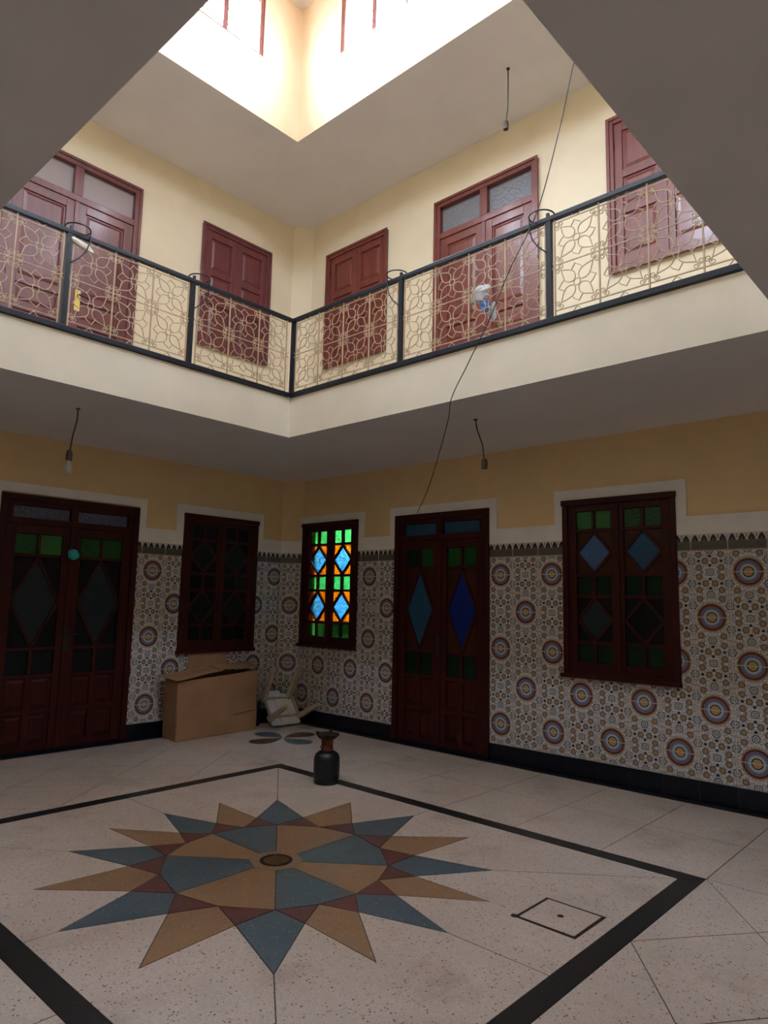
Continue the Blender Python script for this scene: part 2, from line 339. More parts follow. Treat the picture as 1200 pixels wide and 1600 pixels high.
# ------------------------------------------------------------------ mesh helpers
class MB:
    def __init__(s): s.v = []; s.f = []; s.uv = None; s.smooth = False
    def box(s, x0, x1, y0, y1, z0, z1):
        b = len(s.v)
        s.v += [(x0,y0,z0),(x1,y0,z0),(x1,y1,z0),(x0,y1,z0),(x0,y0,z1),(x1,y0,z1),(x1,y1,z1),(x0,y1,z1)]
        s.f += [tuple(b+i for i in q) for q in ((0,3,2,1),(4,5,6,7),(0,1,5,4),(1,2,6,5),(2,3,7,6),(3,0,4,7))]
        return s
    def prism(s, poly, lo, hi, axis='z'):
        """poly of 2D points, extruded; axis z: (x,y)->z ; axis y: (x,z)->y"""
        b = len(s.v); n = len(poly)
        area = sum(poly[i][0]*poly[(i+1) % n][1]-poly[(i+1) % n][0]*poly[i][1] for i in range(n))
        if axis == 'y': area = -area
        if area < 0: poly = poly[::-1]
        for h in (lo, hi):
            for p in poly: s.v.append((p[0], p[1], h) if axis == 'z' else (p[0], h, p[1]))
        s.f.append(tuple(b+i for i in range(n))[::-1]); s.f.append(tuple(b+n+i for i in range(n)))
        for i in range(n):
            j = (i+1) % n; s.f.append((b+i, b+j, b+n+j, b+n+i))
        return s
    def tube(s, path, r, sides=6, closed=False, cap=True):
        pts = [Vector(p) for p in path]; n = len(pts); b = len(s.v)
        rr = r if isinstance(r, (list, tuple)) else [r]*n
        prev = None
        for i, p in enumerate(pts):
            if closed: t = pts[(i+1) % n]-pts[i-1]
            else: t = pts[min(i+1, n-1)]-pts[max(i-1, 0)]
            t.normalize()
            if prev is None:
                a = Vector((0, 1, 0)) if abs(t.y) < 0.9 else Vector((1, 0, 0))
                prev = (a - t*a.dot(t)).normalized()
            else:
                q = prev - t*prev.dot(t)
                if q.length > 1e-6: prev = q.normalized()
            o = t.cross(prev)
            for k in range(sides):
                an = 2*pi*(k+0.5)/sides
                s.v.append(tuple(p + prev*(math.cos(an)*rr[i]) + o*(math.sin(an)*rr[i])))
        m = n if closed else n-1
        for i in range(m):
            a0 = b+i*sides; a1 = b+((i+1) % n)*sides
            for k in range(sides):
                k2 = (k+1) % sides; s.f.append((a0+k, a0+k2, a1+k2, a1+k))
        if cap and not closed:
            s.f.append(tuple(b+k for k in range(sides))[::-1]); s.f.append(tuple(b+(n-1)*sides+k for k in range(sides)))
        return s
    def lathe(s, prof, seg=32, c=(0, 0, 0)):
        b = len(s.v)
        for r, z in prof:
            for k in range(seg):
                a = 2*pi*k/seg; s.v.append((c[0]+r*math.cos(a), c[1]+r*math.sin(a), c[2]+z))
        for i in range(len(prof)-1):
            for k in range(seg):
                k2 = (k+1) % seg
                s.f.append((b+i*seg+k, b+i*seg+k2, b+(i+1)*seg+k2, b+(i+1)*seg+k))
        s.f.append(tuple(b+k for k in range(seg))[::-1]); s.f.append(tuple(b+(len(prof)-1)*seg+k for k in range(seg)))
        return s
    def bar(s, a, b, w, y0, y1):
        """flat bar from a to b (x,z points) of width w between depths y0,y1"""
        d = Vector((b[0]-a[0], b[1]-a[1])); L = d.length; d /= L; nx, nz = -d.y*w/2, d.x*w/2
        return s.prism([(a[0]+nx, a[1]+nz), (b[0]+nx, b[1]+nz), (b[0]-nx, b[1]-nz), (a[0]-nx, a[1]-nz)], y0, y1, 'y')
    def data(s, name):
        me = D.meshes.new(name); me.from_pydata(s.v, [], s.f); me.update()
        return me

def link(name, data, parent=None, label=None, cat=None, group=None, kind=None, loc=None):
    o = D.objects.new(name, data); COL.objects.link(o)
    if parent is not None: o.parent = parent
    if loc is not None: o.location = loc
    if label: o['label'] = label
    if cat: o['category'] = cat
    if group: o['group'] = group
    if kind: o['kind'] = kind
    return o
def obj(name, mb, mat, parent=None, smooth=False, bevel=0.0, pick=None, **kw):
    me = mb.data(name) if isinstance(mb, MB) else mb
    for m in (mat if isinstance(mat, (list, tuple)) else [mat]): me.materials.append(MAT[m])
    if pick:
        for p in me.polygons: p.material_index = pick(p.normal, p.center)
    if smooth:
        for p in me.polygons: p.use_smooth = True
        try: me.set_sharp_from_angle(angle=math.radians(40))
        except Exception: pass
    o = link(name, me, parent, **kw)
    if bevel > 0:
        b = o.modifiers.new('bevel', 'BEVEL'); b.width = bevel; b.segments = 2; b.limit_method = 'ANGLE'
    return o
def empty(name, loc=(0, 0, 0), rz=0.0, **kw):
    o = link(name, None, **kw); o.location = loc; o.rotation_euler = (0, 0, rz); o.empty_display_size = 0.1
    return o
def subtract(rect, holes):
    out = [rect]
    for h in holes:
        nxt = []
        for (a, b, c, d) in out:
            ha, hb, hc, hd = max(a, h[0]), min(b, h[1]), max(c, h[2]), min(d, h[3])
            if ha >= hb or hc >= hd: nxt.append((a, b, c, d)); continue
            if c < hc: nxt.append((a, b, c, hc))
            if hd < d: nxt.append((a, b, hd, d))
            if a < ha: nxt.append((a, ha, hc, hd))
            if hb < b: nxt.append((hb, b, hc, hd))
        out = nxt
    return [r for r in out if r[1]-r[0] > 0.006 and r[3]-r[2] > 0.006]
def clip(poly, x0, x1, y0, y1):
    def half(ps, f, cut):
        o = []
        for i in range(len(ps)):
            a, b = ps[i-1], ps[i]; fa, fb = f(a), f(b)
            if fa >= 0: 
                if fb >= 0: o.append(b)
                else: o.append(cut(a, b, fa, fb))
            elif fb >= 0: o.append(cut(a, b, fa, fb)); o.append(b)
        return o
    cut = lambda a, b, fa, fb: (a[0]+(b[0]-a[0])*fa/(fa-fb), a[1]+(b[1]-a[1])*fa/(fa-fb))
    for f in (lambda p: p[0]-x0, lambda p: x1-p[0], lambda p: p[1]-y0, lambda p: y1-p[1]):
        poly = half(poly, f, cut)
        if len(poly) < 3: return []
    return poly
def inset(poly, d):
    """move every edge of a simple polygon inwards by d"""
    n = len(poly)
    A = sum(poly[i][0]*poly[(i+1) % n][1]-poly[(i+1) % n][0]*poly[i][1] for i in range(n))
    if A < 0: poly = poly[::-1]
    P = []
    for p in poly:
        if not P or (abs(p[0]-P[-1][0])+abs(p[1]-P[-1][1])) > 1e-6: P.append(p)
    if (abs(P[0][0]-P[-1][0])+abs(P[0][1]-P[-1][1])) < 1e-6: P.pop()
    n = len(P); L = []
    for i in range(n):
        a, b = P[i], P[(i+1) % n]; dx, dy = b[0]-a[0], b[1]-a[1]; l = math.hypot(dx, dy); nx, ny = -dy/l, dx/l
        L.append((a[0]+nx*d, a[1]+ny*d, dx/l, dy/l))
    out = []
    for i in range(n):
        p, q = L[i-1], L[i]; den = p[2]*q[3]-p[3]*q[2]
        if abs(den) < 1e-6: out.append((q[0], q[1])); continue
        t = ((q[0]-p[0])*q[3]-(q[1]-p[1])*q[2])/den
        out.append((p[0]+p[2]*t, p[1]+p[3]*t))
    return out

# ------------------------------------------------------------------ walls (built flat in their own frame: x along the wall, -y into the room)
WIN_A = (0.24, 1.218, 0.91, 2.413); DOOR_R = (1.80, 3.04, 0.0, 2.413); WIN_R = (3.838, 4.848, 0.848, 2.407)
U1 = (0.53, 1.58, 4.39, 5.90); U2 = (2.315, 3.608, ZG, 5.92); U3 = (4.345, 5.36, 4.44, 5.94)
DOOR_L = (-3.48, -2.115, 0.0, 2.40); WIN_L = (-1.577, -0.555, 0.86, 2.405)
U0 = (-1.55, -0.55, 4.395, 5.90); UL = (-3.70, -2.345, ZG, 5.92)
TH_W = 0.25
def grid_wall(mb, s0, s1, z0, z1, holes, t):
    xs = sorted({s0, s1} | {v for h in holes for v in h[:2]}); zs = sorted({z0, z1} | {min(max(v, z0), z1) for h in holes for v in h[2:]})
    nx, nz = len(xs)-1, len(zs)-1
    solid = lambda i, j: 0 <= i < nx and 0 <= j < nz and not any(h[0] < (xs[i]+xs[i+1])/2 < h[1] and h[2] < (zs[j]+zs[j+1])/2 < h[3] for h in holes)
    vid = {}
    def V(i, j, k):
        if (i, j, k) not in vid: vid[(i, j, k)] = len(mb.v); mb.v.append((xs[i], t if k else 0.0, zs[j]))
        return vid[(i, j, k)]
    for i in range(nx):
        for j in range(nz):
            if not solid(i, j): continue
            mb.f.append((V(i, j, 0), V(i+1, j, 0), V(i+1, j+1, 0), V(i, j+1, 0))); mb.f.append((V(i, j, 1), V(i, j+1, 1), V(i+1, j+1, 1), V(i+1, j, 1)))
            if not solid(i-1, j): mb.f.append((V(i, j, 0), V(i, j+1, 0), V(i, j+1, 1), V(i, j, 1)))
            if not solid(i+1, j): mb.f.append((V(i+1, j, 0), V(i+1, j, 1), V(i+1, j+1, 1), V(i+1, j+1, 0)))
            if not solid(i, j-1): mb.f.append((V(i, j, 0), V(i, j, 1), V(i+1, j, 1), V(i+1, j, 0)))
            if not solid(i, j+1): mb.f.append((V(i, j+1, 0), V(i+1, j+1, 0), V(i+1, j+1, 1), V(i, j+1, 1)))
def wall(name, s0, s1, z0, z1, holes, back, rz, loc, mat, label, thick=TH_W):
    mb = MB()
    grid_wall(mb, s0, s1, z0, z1, holes, thick)
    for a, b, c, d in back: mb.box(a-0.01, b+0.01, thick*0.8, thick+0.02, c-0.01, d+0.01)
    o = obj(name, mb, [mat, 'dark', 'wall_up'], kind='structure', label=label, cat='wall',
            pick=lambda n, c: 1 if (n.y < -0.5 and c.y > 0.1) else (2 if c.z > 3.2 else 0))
    o.location = loc; o.rotation_euler = (0, 0, rz); return o
HR = [WIN_A, DOOR_R, WIN_R, U1, U2, U3]; HL = [DOOR_L, WIN_L, U0, UL]
wr = wall('wall_right', 0, XR, -0.05, ZC+0.2, HR, [h for h in HR if h is not WIN_A], 0, (0, 0, 0), 'wall', 'yellow painted wall with patterned tile dado, stained glass window and shuttered windows above')
wl = wall('wall_left', YN, 0, -0.05, ZC+0.2, HL, HL, pi/2, (0, 0, 0), 'wall', 'yellow painted wall with patterned tile dado behind the cardboard box')
obj('wall_near', MB().box(-0.25, XR+0.25, YN-0.25, YN, -0.05, ZC+0.2), 'wall_up', kind='structure', label='plain yellow wall behind the viewer', cat='wall')
obj('wall_side', MB().box(XR, XR+0.25, YN, 0, -0.05, ZC+0.2), 'wall_up', kind='structure', label='plain yellow wall closing the side of the hall', cat='wall')
# chamfered corner
ch_ang = math.atan2(CHL, CHR); ch_len = math.hypot(CHL, CHR)
ch = obj('wall_corner', MB().prism([(0, 0), (0, -CHL), (CHR, 0)], 0, 3.1, 'z').prism([(0, 0), (0, -CHL), (CHR, 0)], 3.1, ZC, 'z'), ['wall', 'wall_up'], pick=lambda n, c: 1 if c.z > 3.2 else 0, kind='structure', label='narrow slanted wall face filling the corner between the two tiled walls', cat='wall')

# wall tiles -----------------------------------------------------------
GAP = 0.0015
def tile_mesh(x0, x1, z0, z1, xc, zmed, name='wall_tile'):
    mb = MB().box(x0+GAP, x1-GAP, -0.010, 0.0, z0+GAP, z1-GAP); me = mb.data(name)
    uvl = me.uv_layers.new(name='UVMap')
    for lp in me.loops:
        c = me.vertices[lp.vertex_index].co; uvl.data[lp.index].uv = ((c.x-xc)/TW, abs(c.z-zmed)/TW)
    me.materials.append(MAT['tile']); return me
FULL = tile_mesh(-TW/2, TW/2, -TH/2, TH/2, 0, -TH/2)
def border_mesh(x0, x1, z0, z1, xc, name='border_tile'):
    mb = MB().box(x0+GAP/2, x1-GAP/2, -0.012, 0.0, z0+GAP, z1); me = mb.data(name)
    uvl = me.uv_layers.new(name='UVMap')
    for lp in me.loops:
        c = me.vertices[lp.vertex_index].co; uvl.data[lp.index].uv = ((c.x-xc)/TW, (c.z-z0)/(z1-z0))
    me.materials.append(MAT['border']); return me
BFULL = border_mesh(-TW/2, TW/2, -0.065, 0.065, 0)
BASE_FULL = MB().box(-TW/2+0.001, TW/2-0.001, -0.011, 0, 0.0, ZB0-0.002).data('base_tile'); BASE_FULL.materials.append(MAT['base'])
def tile_wall(parent, runs, holes, frame=Matrix.Identity(4), tw=TW):
    """runs: (start of first column, lo limit, hi limit, parity of column 0)"""
    for x0, lo, hi, par in runs:
        k0 = math.floor((lo-x0)/tw)-1
        for k in range(k0, k0+60):
            a, b = x0+k*tw, x0+(k+1)*tw; xc = (a+b)/2
            ca, cb = max(a, lo), min(b, hi)
            if cb-ca < 0.012: continue
            odd = (k+par) % 2
            edges = [ZB1] + [ZJ-TH*j for j in range(0, 5)] + [ZB0]
            for j in range(len(edges)-1):
                zt, zb = edges[j], edges[j+1]
                # joint j-1 is the top edge of row j ; medallion sits on joint i when i%2==odd
                top_j = j-1
                if top_j % 2 == odd: zmed = ZJ-TH*top_j
                else: zmed = ZJ-TH*(top_j+1)
                full = (j not in (0, len(edges)-2)) and ca == a and cb == b
                pcs = subtract((ca, cb, zb, zt), holes)
                for (pa, pb, pz0, pz1) in pcs:
                    if full and len(pcs) == 1 and abs((pb-pa)*(pz1-pz0)-tw*TH) < 1e-6:
                        o = link('wall_tile', FULL, parent); zc = (zb+zt)/2
                        m = Matrix.Translation((xc, 0, zc))
                        if zmed > zc: m = m @ Matrix.Rotation(pi, 4, 'Y')
                        o.matrix_local = frame @ m
                    else:
                        o = link('wall_tile', tile_mesh(pa, pb, pz0, pz1, xc, zmed), parent); o.matrix_local = frame
            for (pa, pb, pz0, pz1) in subtract((ca, cb, ZB1, ZF), holes):
                if ca == a and cb == b and pb-pa > tw-1e-6:
                    o = link('border_tile', BFULL, parent); o.matrix_local = frame @ Matrix.Translation((xc, 0, (ZB1+ZF)/2))
                else:
                    o = link('border_tile', border_mesh(pa, pb, ZB1, ZF, xc), parent); o.matrix_local = frame
            for (pa, pb, pz0, pz1) in subtract((ca, cb, 0, ZB0), holes):
                if pb-pa > tw-1e-6:
                    o = link('base_tile', BASE_FULL, parent); o.matrix_local = frame @ Matrix.Translation((xc, 0, 0))
                else:
                    me = MB().box(pa+0.001, pb-0.001, -0.011, 0, 0, ZB0-0.002).data('base_tile'); me.materials.append(MAT['base'])
                    o = link('base_tile', me, parent); o.matrix_local = frame
def grout(parent, lo, hi, holes, frame=None):
    mb = MB()
    for a, b, c, d in subtract((lo, hi, 0.002, ZF-0.002), holes): mb.box(a, b, -0.007, 0.0, c, d)
    o = obj('grout_bed', mb, 'grout', parent)
    if frame: o.matrix_local = frame
tile_wall(wr, [(1.82, CHR+0.008, DOOR_R[0], 0), (DOOR_R[1]-0.012, DOOR_R[1], XR, 0)], HR)
grout(wr, CHR+0.008, XR, HR)
L_X0 = -1.921-0.2735/2
tile_wall(wl, [(L_X0, DOOR_L[1], -CHL-0.008, 0), (DOOR_L[0]-TW, YN, DOOR_L[0], 0)], HL)
grout(wl, YN, -CHL-0.008, HL)
chf = Matrix.Translation((0, -CHL, 0)) @ Matrix.Rotation(ch_ang, 4, 'Z')
tile_wall(ch, [(ch_len/2-TW/2, ch_len/2-TW/2, ch_len/2+TW/2, 1)], [], chf)

# white plaster trim ----------------------------------------------------
def trim(name, parts, parent_wall, label):
    mb = MB()
    for a, b, c, d in parts: mb.box(a, b, -0.016, 0.001, c, d)
    o = obj(name, mb, 'trim', kind='structure', label=label, cat='trim')
    o.rotation_euler = parent_wall.rotation_euler; return o
ZTB, ZTT, TJ = 2.20, 2.505, 0.085
def trim_parts(lo, hi, opens):
    cut = [(a-TJ, b+TJ) for a, b in opens]
    ps = []; x = lo
    for (a, b), (oa, ob) in zip(cut, opens):
        if a > x: ps.append((x, a, ZF, ZTB))
        ps += [(a, oa, ZF, ZTT), (ob, b, ZF, ZTT), (oa, ob, 2.414, ZTT)]; x = b
    ps.append((x, hi, ZF, ZTB)); return ps
tr = []
for a, b, c, d in trim_parts(CHR, XR, [WIN_A[:2], DOOR_R[:2], WIN_R[:2]]):
    hs = [(h[0], h[1], 0, 2.414) for h in (WIN_A, DOOR_R, WIN_R)]
    tr += subtract((a, b, c, d), hs)
trim('trim_1', tr, wr, 'raised white plaster band stepping up around the blue diamond door and its windows')
tl = []
for a, b, c, d in trim_parts(YN, -CHL, [DOOR_L[:2], WIN_L[:2]]):
    tl += subtract((a, b, c, d), [(h[0], h[1], 0, 2.406) for h in (DOOR_L, WIN_L)])
trim('trim_2', tl, wl, 'raised white plaster band stepping up around the dark door beside the cardboard box')
t3 = obj('trim_3', MB().box(0, ch_len, -0.016, 0, ZF, ZTB), 'trim', kind='structure', label='short white plaster band across the slanted corner face', cat='trim')
t3.matrix_world = chf

# slabs ------------------------------------------------------------------
def ring_slab(name, x0, x1, y0, y1, hx0, hx1, hy0, hy1, z0, z1, mats, label):
    mb = MB()
    mb.box(x0, x1, hy1, y1, z0, z1); mb.box(x0, x1, y0, hy0, z0, z1); mb.box(x0, hx0, hy0, hy1, z0, z1); mb.box(hx1, x1, hy0, hy1, z0, z1)
    return obj(name, mb, mats, kind='structure', label=label, cat='ceiling',
               pick=lambda n, c: 0 if n.z < -0.5 else (2 if n.z > 0.5 else 1))
ring_slab('ceiling_lower', 0, XR, YN, 0, OX0, OX1, OY0, OY1, ZS, ZG, ['ceil', 'cream', 'gfloor'], 'gallery slab with grey painted soffit and cream edge around the open well')
ring_slab('ceiling_upper', 0, XR, YN, 0, SX0-0.2, SX1+0.2, SY0-0.2, SY1+0.2, ZC, ZC+0.25, ['ceil', 'ceil', 'conc'], 'flat grey upper ceiling around the skylight shaft')
obj('ceiling_shaft', MB().box(SX0-0.2, SX1+0.2, SY0-0.2, SY1+0.2, ZT, ZT+0.2), 'ceil', kind='structure', label='flat white top of the skylight shaft', cat='ceiling')
def shaft_wall(name, s0, s1, wins, rz, loc, label):
    mb = MB()
    grid_wall(mb, s0, s1, ZC, ZT, [(w0, w1, *SHAFT_WIN_Z) for w0, w1 in wins], 0.2)
    o = obj(name, mb, ['wall_shaft', 'ceil'], kind='structure', label=label, cat='wall', pick=lambda n, c: 1 if (n.z < -0.5 and c.z < ZC+0.1) else 0)
    o.location = loc; o.rotation_euler = (0, 0, rz); return o
shaft_wall('wall_shaft_right', SX0-0.2, SX1+0.2, SHAFT_RIGHT_WINS, 0, (0, SY1, 0), 'bright skylight shaft wall above the shuttered windows')
shaft_wall('wall_shaft_left', SY0, SY1, SHAFT_LEFT_WINS, pi/2, (SX0, 0, 0), 'bright skylight shaft wall above the plum double door')
shaft_wall('wall_shaft_near', -(SX1+0.2), -(SX0-0.2), [(-b, -a) for a, b in SHAFT_NEAR_WINS], pi, (0, SY0, 0), 'skylight shaft wall on the side of the viewer')
shaft_wall('wall_shaft_side', -SY1, -SY0, [(-b, -a) for a, b in SHAFT_SIDE_WINS], -pi/2, (SX1, 0, 0), 'skylight shaft wall opposite the plum double door')

# ------------------------------------------------------------------ joinery
NWIN = [0]; NDOOR = [0]
def place(kind, s0, z0, rz, label, cat, off=(0, 0)):
    c = NWIN if kind == 'window' else NDOOR; c[0] += 1
    o = link('%s_%d' % (kind, c[0]), None, label=label, cat=cat, kind='structure'); o.empty_display_size = 0.1
    m = Matrix.Translation((off[0], off[1], 0)) @ Matrix.Rotation(rz, 4, 'Z') @ Matrix.Translation((s0, 0, z0))
    o.matrix_world = m; return o
def frame(parent, W, H, fw, y0, y1, mat, sill=True, mull=None):
    mb = MB(); mb.box(0, fw, y0, y1, 0, H); mb.box(W-fw, W, y0, y1, 0, H); mb.box(fw, W-fw, y0, y1, H-fw, H)
    if sill: mb.box(fw, W-fw, y0, y1, 0, fw)
    return obj('frame', mb, mat, parent, bevel=0.004)
ROWS = [('sq', 0.15), ('dia', 0.345), ('sq', 0.15), ('dia', 0.35), ('sq', 0.15)]
def glazed_leaf(parent, x0, x1, z0, z1, mat, rows, top, bottom, stile_l, stile_r, pane_mats, ypan=0.012, panels=None, name='sash', y0=-0.012, y1=0.03):
    """one leaf: outer stiles and rails, glazing bars, and every pane of its own"""
    H = z1-z0
    gx0, gx1 = x0+stile_l, x1-stile_r
    gz1 = z1-top; gz0 = z0+bottom
    mb = MB(); mb.box(x0, gx0, y0, y1, z0, z1); mb.box(gx1, x1, y0, y1, z0, z1); mb.box(gx0, gx1, y0, y1, gz1, z1)
    if panels is None: mb.box(gx0, gx1, y0, y1, z0, gz0)
    else: mb.box(gx0, gx1, y0+0.016, y1, z0, gz0)
    sash = obj(name, mb, mat, parent, bevel=0.003)
    bw = 0.028; tot = sum(r[1] for r in rows); avail = gz1-gz0-bw*(len(rows)-1)
    bars = MB(); xm = (gx0+gx1)/2; zt = gz1; bi = 0
    by0, by1 = y0+0.006, y1-0.004
    def pane(poly, m):
        obj('pane', MB().prism(poly, ypan, ypan+0.004, 'y'), m, sash)
    for i, (kd, h) in enumerate(rows):
        hh = avail*h/tot; zb = zt-hh
        pm = pane_mats[i]
        if kd == 'sq':
            bars.box(xm-bw/2, xm+bw/2, by0, by1, zb, zt)
            pane([(gx0, zb), (xm-bw/2, zb), (xm-bw/2, zt), (gx0, zt)], pm[0]); pane([(xm+bw/2, zb), (gx1, zb), (gx1, zt), (xm+bw/2, zt)], pm[1])
        else:
            zc = (zt+zb)/2; T, Rr, B, Lf = (xm, zt), (gx1, zc), (xm, zb), (gx0, zc)
            for a, b in ((T, Rr), (Rr, B), (B, Lf), (Lf, T)): bars.bar(a, b, 0.024, by0+0.003, by1)
            pane([T, Rr, B, Lf], pm[0])
            for q in ([(gx0, zt), T, Lf], [T, (gx1, zt), Rr], [Rr, (gx1, zb), B], [B, (gx0, zb), Lf]):
                obj('pane', MB().prism(q, ypan+0.0002, ypan+0.0042, 'y'), pm[1], sash)
        zt = zb
        if i < len(rows)-1: bars.box(gx0, gx1, by0, by1, zt-bw, zt); zt -= bw
    obj('glazing_bars', bars, mat, sash)
    if panels:
        for (px0, px1, pz0, pz1) in panels:
            a, b = gx0+(gx1-gx0)*px0, gx0+(gx1-gx0)*px1; c, d = z0+(gz0-z0)*pz0, z0+(gz0-z0)*pz1
            raised_panel(sash, a, b, c, d, y0+0.016, mat)
        rl = MB()
        zs = sorted({p[2] for p in panels} | {p[3] for p in panels})
        m = (gx1-gx0)
        rl.box(gx0, gx1, y0, y1-0.005, z0, z0+(gz0-z0)*panels[0][2]-0.012)
        for a, b in zip(zs[1:-1:2], zs[2::2]): rl.box(gx0, gx1, y0, y1-0.005, z0+(gz0-z0)*a+0.012, z0+(gz0-z0)*b-0.012)
        rl.box(gx0, gx1, y0, y1-0.005, z0+(gz0-z0)*zs[-1]+0.012, gz0)
        rl.box(xm-0.03, xm+0.03, y0+0.0012, y1-0.007, z0+0.002, gz0-0.002)
        obj('lower_rails', rl, mat, sash)
    return sash
def raised_panel(parent, a, b, c, d, y, mat):
    e = min(0.03, (b-a)*0.2, (d-c)*0.25); mb = MB(); v = mb.v
    for (i, yy) in ((0.0, y), (e, y-0.011)):
        v += [(a+i, yy, c+i), (b-i, yy, c+i), (b-i, yy, d-i), (a+i, yy, d-i)]
    mb.f += [(4, 5, 6, 7)] + [(i, (i+1) % 4, 4+(i+1) % 4, 4+i) for i in range(4)] + [(3, 2, 1, 0)]
    return obj('panel', mb, mat, parent)
def panelled_leaf(parent, x0, x1, z0, z1, mat, rows, st=0.085, rail=0.075, top=0.09, bottom=0.10, y0=-0.012, y1=0.03):
    """solid leaf: field, raised stiles and rails, one raised panel per row (weights from the top)"""
    mb = MB(); mb.box(x0, x1, y0+0.016, y1, z0, z1)
    mb.box(x0, x0+st, y0, y0+0.02, z0, z1); mb.box(x1-st, x1, y0, y0+0.02, z0, z1)
    av = (z1-z0)-top-bottom-rail*(len(rows)-1); tot = sum(rows); zt = z1-top
    mb.box(x0+st, x1-st, y0, y0+0.02, zt, z1); mb.box(x0+st, x1-st, y0, y0+0.02, z0, z0+bottom)
    cells = []
    for i, r in enumerate(rows):
        zb = zt-av*r/tot; cells.append((zb, zt)); zt = zb
        if i < len(rows)-1: mb.box(x0+st, x1-st, y0, y0+0.02, zt-rail, zt); zt -= rail
    leaf = obj('leaf', mb, mat, parent, bevel=0.003)
    for zb, zz in cells: raised_panel(leaf, x0+st+0.014, x1-st-0.014, zb+0.014, zz-0.014, y0+0.0165, mat)
    return leaf
def hinge(parent, x, z, mat='iron'):
    obj('hinge', MB().lathe([(0.007, 0), (0.007, 0.07)], 8, (x, -0.022, z)), mat, parent)

def glazed_window(h, rz, label, mats_l, mats_r, mat='wood_dark', fw=0.05, depth=0.10):
    W, H = h[1]-h[0], h[3]-h[2]
    o = place('window', h[0], h[2], rz, label, 'window')
    frame(o, W, H, fw, -0.035, depth, mat)
    obj('sill', MB().box(-0.025, W+0.01, -0.055, -0.02, -0.005, 0.03), mat, o, bevel=0.004)
    obj('head_board', MB().box(-0.008, W+0.008, -0.045, -0.02, H-0.045, H+0.004), mat, o, bevel=0.004)
    m = W/2
    glazed_leaf(o, fw, m, fw*0.9, H-fw, mat, ROWS, 0.055, 0.085, 0.075, 0.055, mats_l)
    glazed_leaf(o, m+0.002, W-fw, fw*0.9, H-fw, mat, ROWS, 0.055, 0.085, 0.055, 0.075, mats_r)
    obj('cover_strip', MB().box(m-0.02, m+0.02, -0.024, -0.012, fw, H-fw), mat, o, bevel=0.003)
    return o
lit = [('gA_green',)*2, ('gA_blue', 'gA_amber'), ('gA_green',)*2, ('gA_blue', 'gA_amber'), ('gA_green',)*2]
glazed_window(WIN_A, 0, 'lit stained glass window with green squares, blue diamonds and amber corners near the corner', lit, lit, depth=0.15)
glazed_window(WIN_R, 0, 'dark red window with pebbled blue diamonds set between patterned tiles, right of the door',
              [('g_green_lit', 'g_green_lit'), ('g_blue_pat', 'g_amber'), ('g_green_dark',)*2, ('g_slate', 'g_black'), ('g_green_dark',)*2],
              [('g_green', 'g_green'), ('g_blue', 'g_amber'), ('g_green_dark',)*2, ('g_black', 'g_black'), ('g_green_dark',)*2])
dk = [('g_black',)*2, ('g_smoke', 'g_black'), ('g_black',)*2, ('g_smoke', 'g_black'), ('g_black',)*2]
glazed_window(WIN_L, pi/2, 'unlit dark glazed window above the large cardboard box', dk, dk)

def glazed_door(h, rz, label, ml, mr, tr_mat, mat='wood_dark', fw=0.06):
    W, H = h[1]-h[0], h[3]-h[2]; m = W/2; zt = 2.125
    o = place('door', h[0], h[2], rz, label, 'door')
    frame(o, W, H, fw, -0.035, 0.10, mat, sill=False)
    tb = MB(); tb.box(fw, W-fw, -0.03, 0.06, zt, zt+0.055); tb.box(m-0.035, m+0.035, -0.03, 0.06, zt+0.055, H-fw)
    tb.box(fw, W-fw, -0.02, 0.05, H-fw-0.045, H-fw); tb.box(fw, fw+0.055, -0.02, 0.05, zt+0.055, H-fw-0.045); tb.box(W-fw-0.055, W-fw, -0.02, 0.05, zt+0.055, H-fw-0.045)
    tp = obj('transom', tb, mat, o, bevel=0.003)
    for a, b, mm in ((fw+0.055, m-0.035, tr_mat[0]), (m+0.035, W-fw-0.055, tr_mat[1])):
        obj('pane', MB().prism([(a, zt+0.055), (b, zt+0.055), (b, H-fw-0.045), (a, H-fw-0.045)], 0.02, 0.024, 'y'), mm, tp)
    rows = [('sq', 0.165), ('dia', 0.74), ('sq', 0.195)]
    pn = [(0.06, 0.44, 0.10, 0.46), (0.56, 0.94, 0.10, 0.46), (0.06, 0.44, 0.56, 0.94), (0.56, 0.94, 0.56, 0.94)]
    glazed_leaf(o, fw, m-0.001, 0.03, zt, mat, rows, 0.09, 0.69, 0.10, 0.09, ml, panels=pn, name='leaf')
    glazed_leaf(o, m+0.001, W-fw, 0.03, zt, mat, rows, 0.09, 0.69, 0.09, 0.10, mr, panels=pn, name='leaf')
    obj('cover_strip', MB().box(m-0.025, m+0.025, -0.026, -0.012, 0.03, zt), mat, o, bevel=0.004)
    hp = obj('handle_plate', MB().box(m-0.022, m+0.022, -0.032, -0.026, 0.93, 1.14), 'black', o)
    obj('handle', MB().tube([(m, -0.032, 1.09), (m, -0.07, 1.09), (m+0.02, -0.075, 1.09), (m+0.10, -0.072, 1.085)], 0.008, 8), 'black', hp)
    obj('threshold', MB().box(0, W, -0.04, 0.10, 0, 0.03), 'base', o)
    return o
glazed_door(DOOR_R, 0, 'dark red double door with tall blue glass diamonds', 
            [('g_green_dark', 'g_green'), ('g_blue', 'g_amber'), ('g_green_dark', 'g_green_dark')], [('g_green', 'g_green'), ('g_blue_deep', 'g_amber'), ('g_green_dark', 'g_green_dark')], ('g_blue', 'g_blue'))
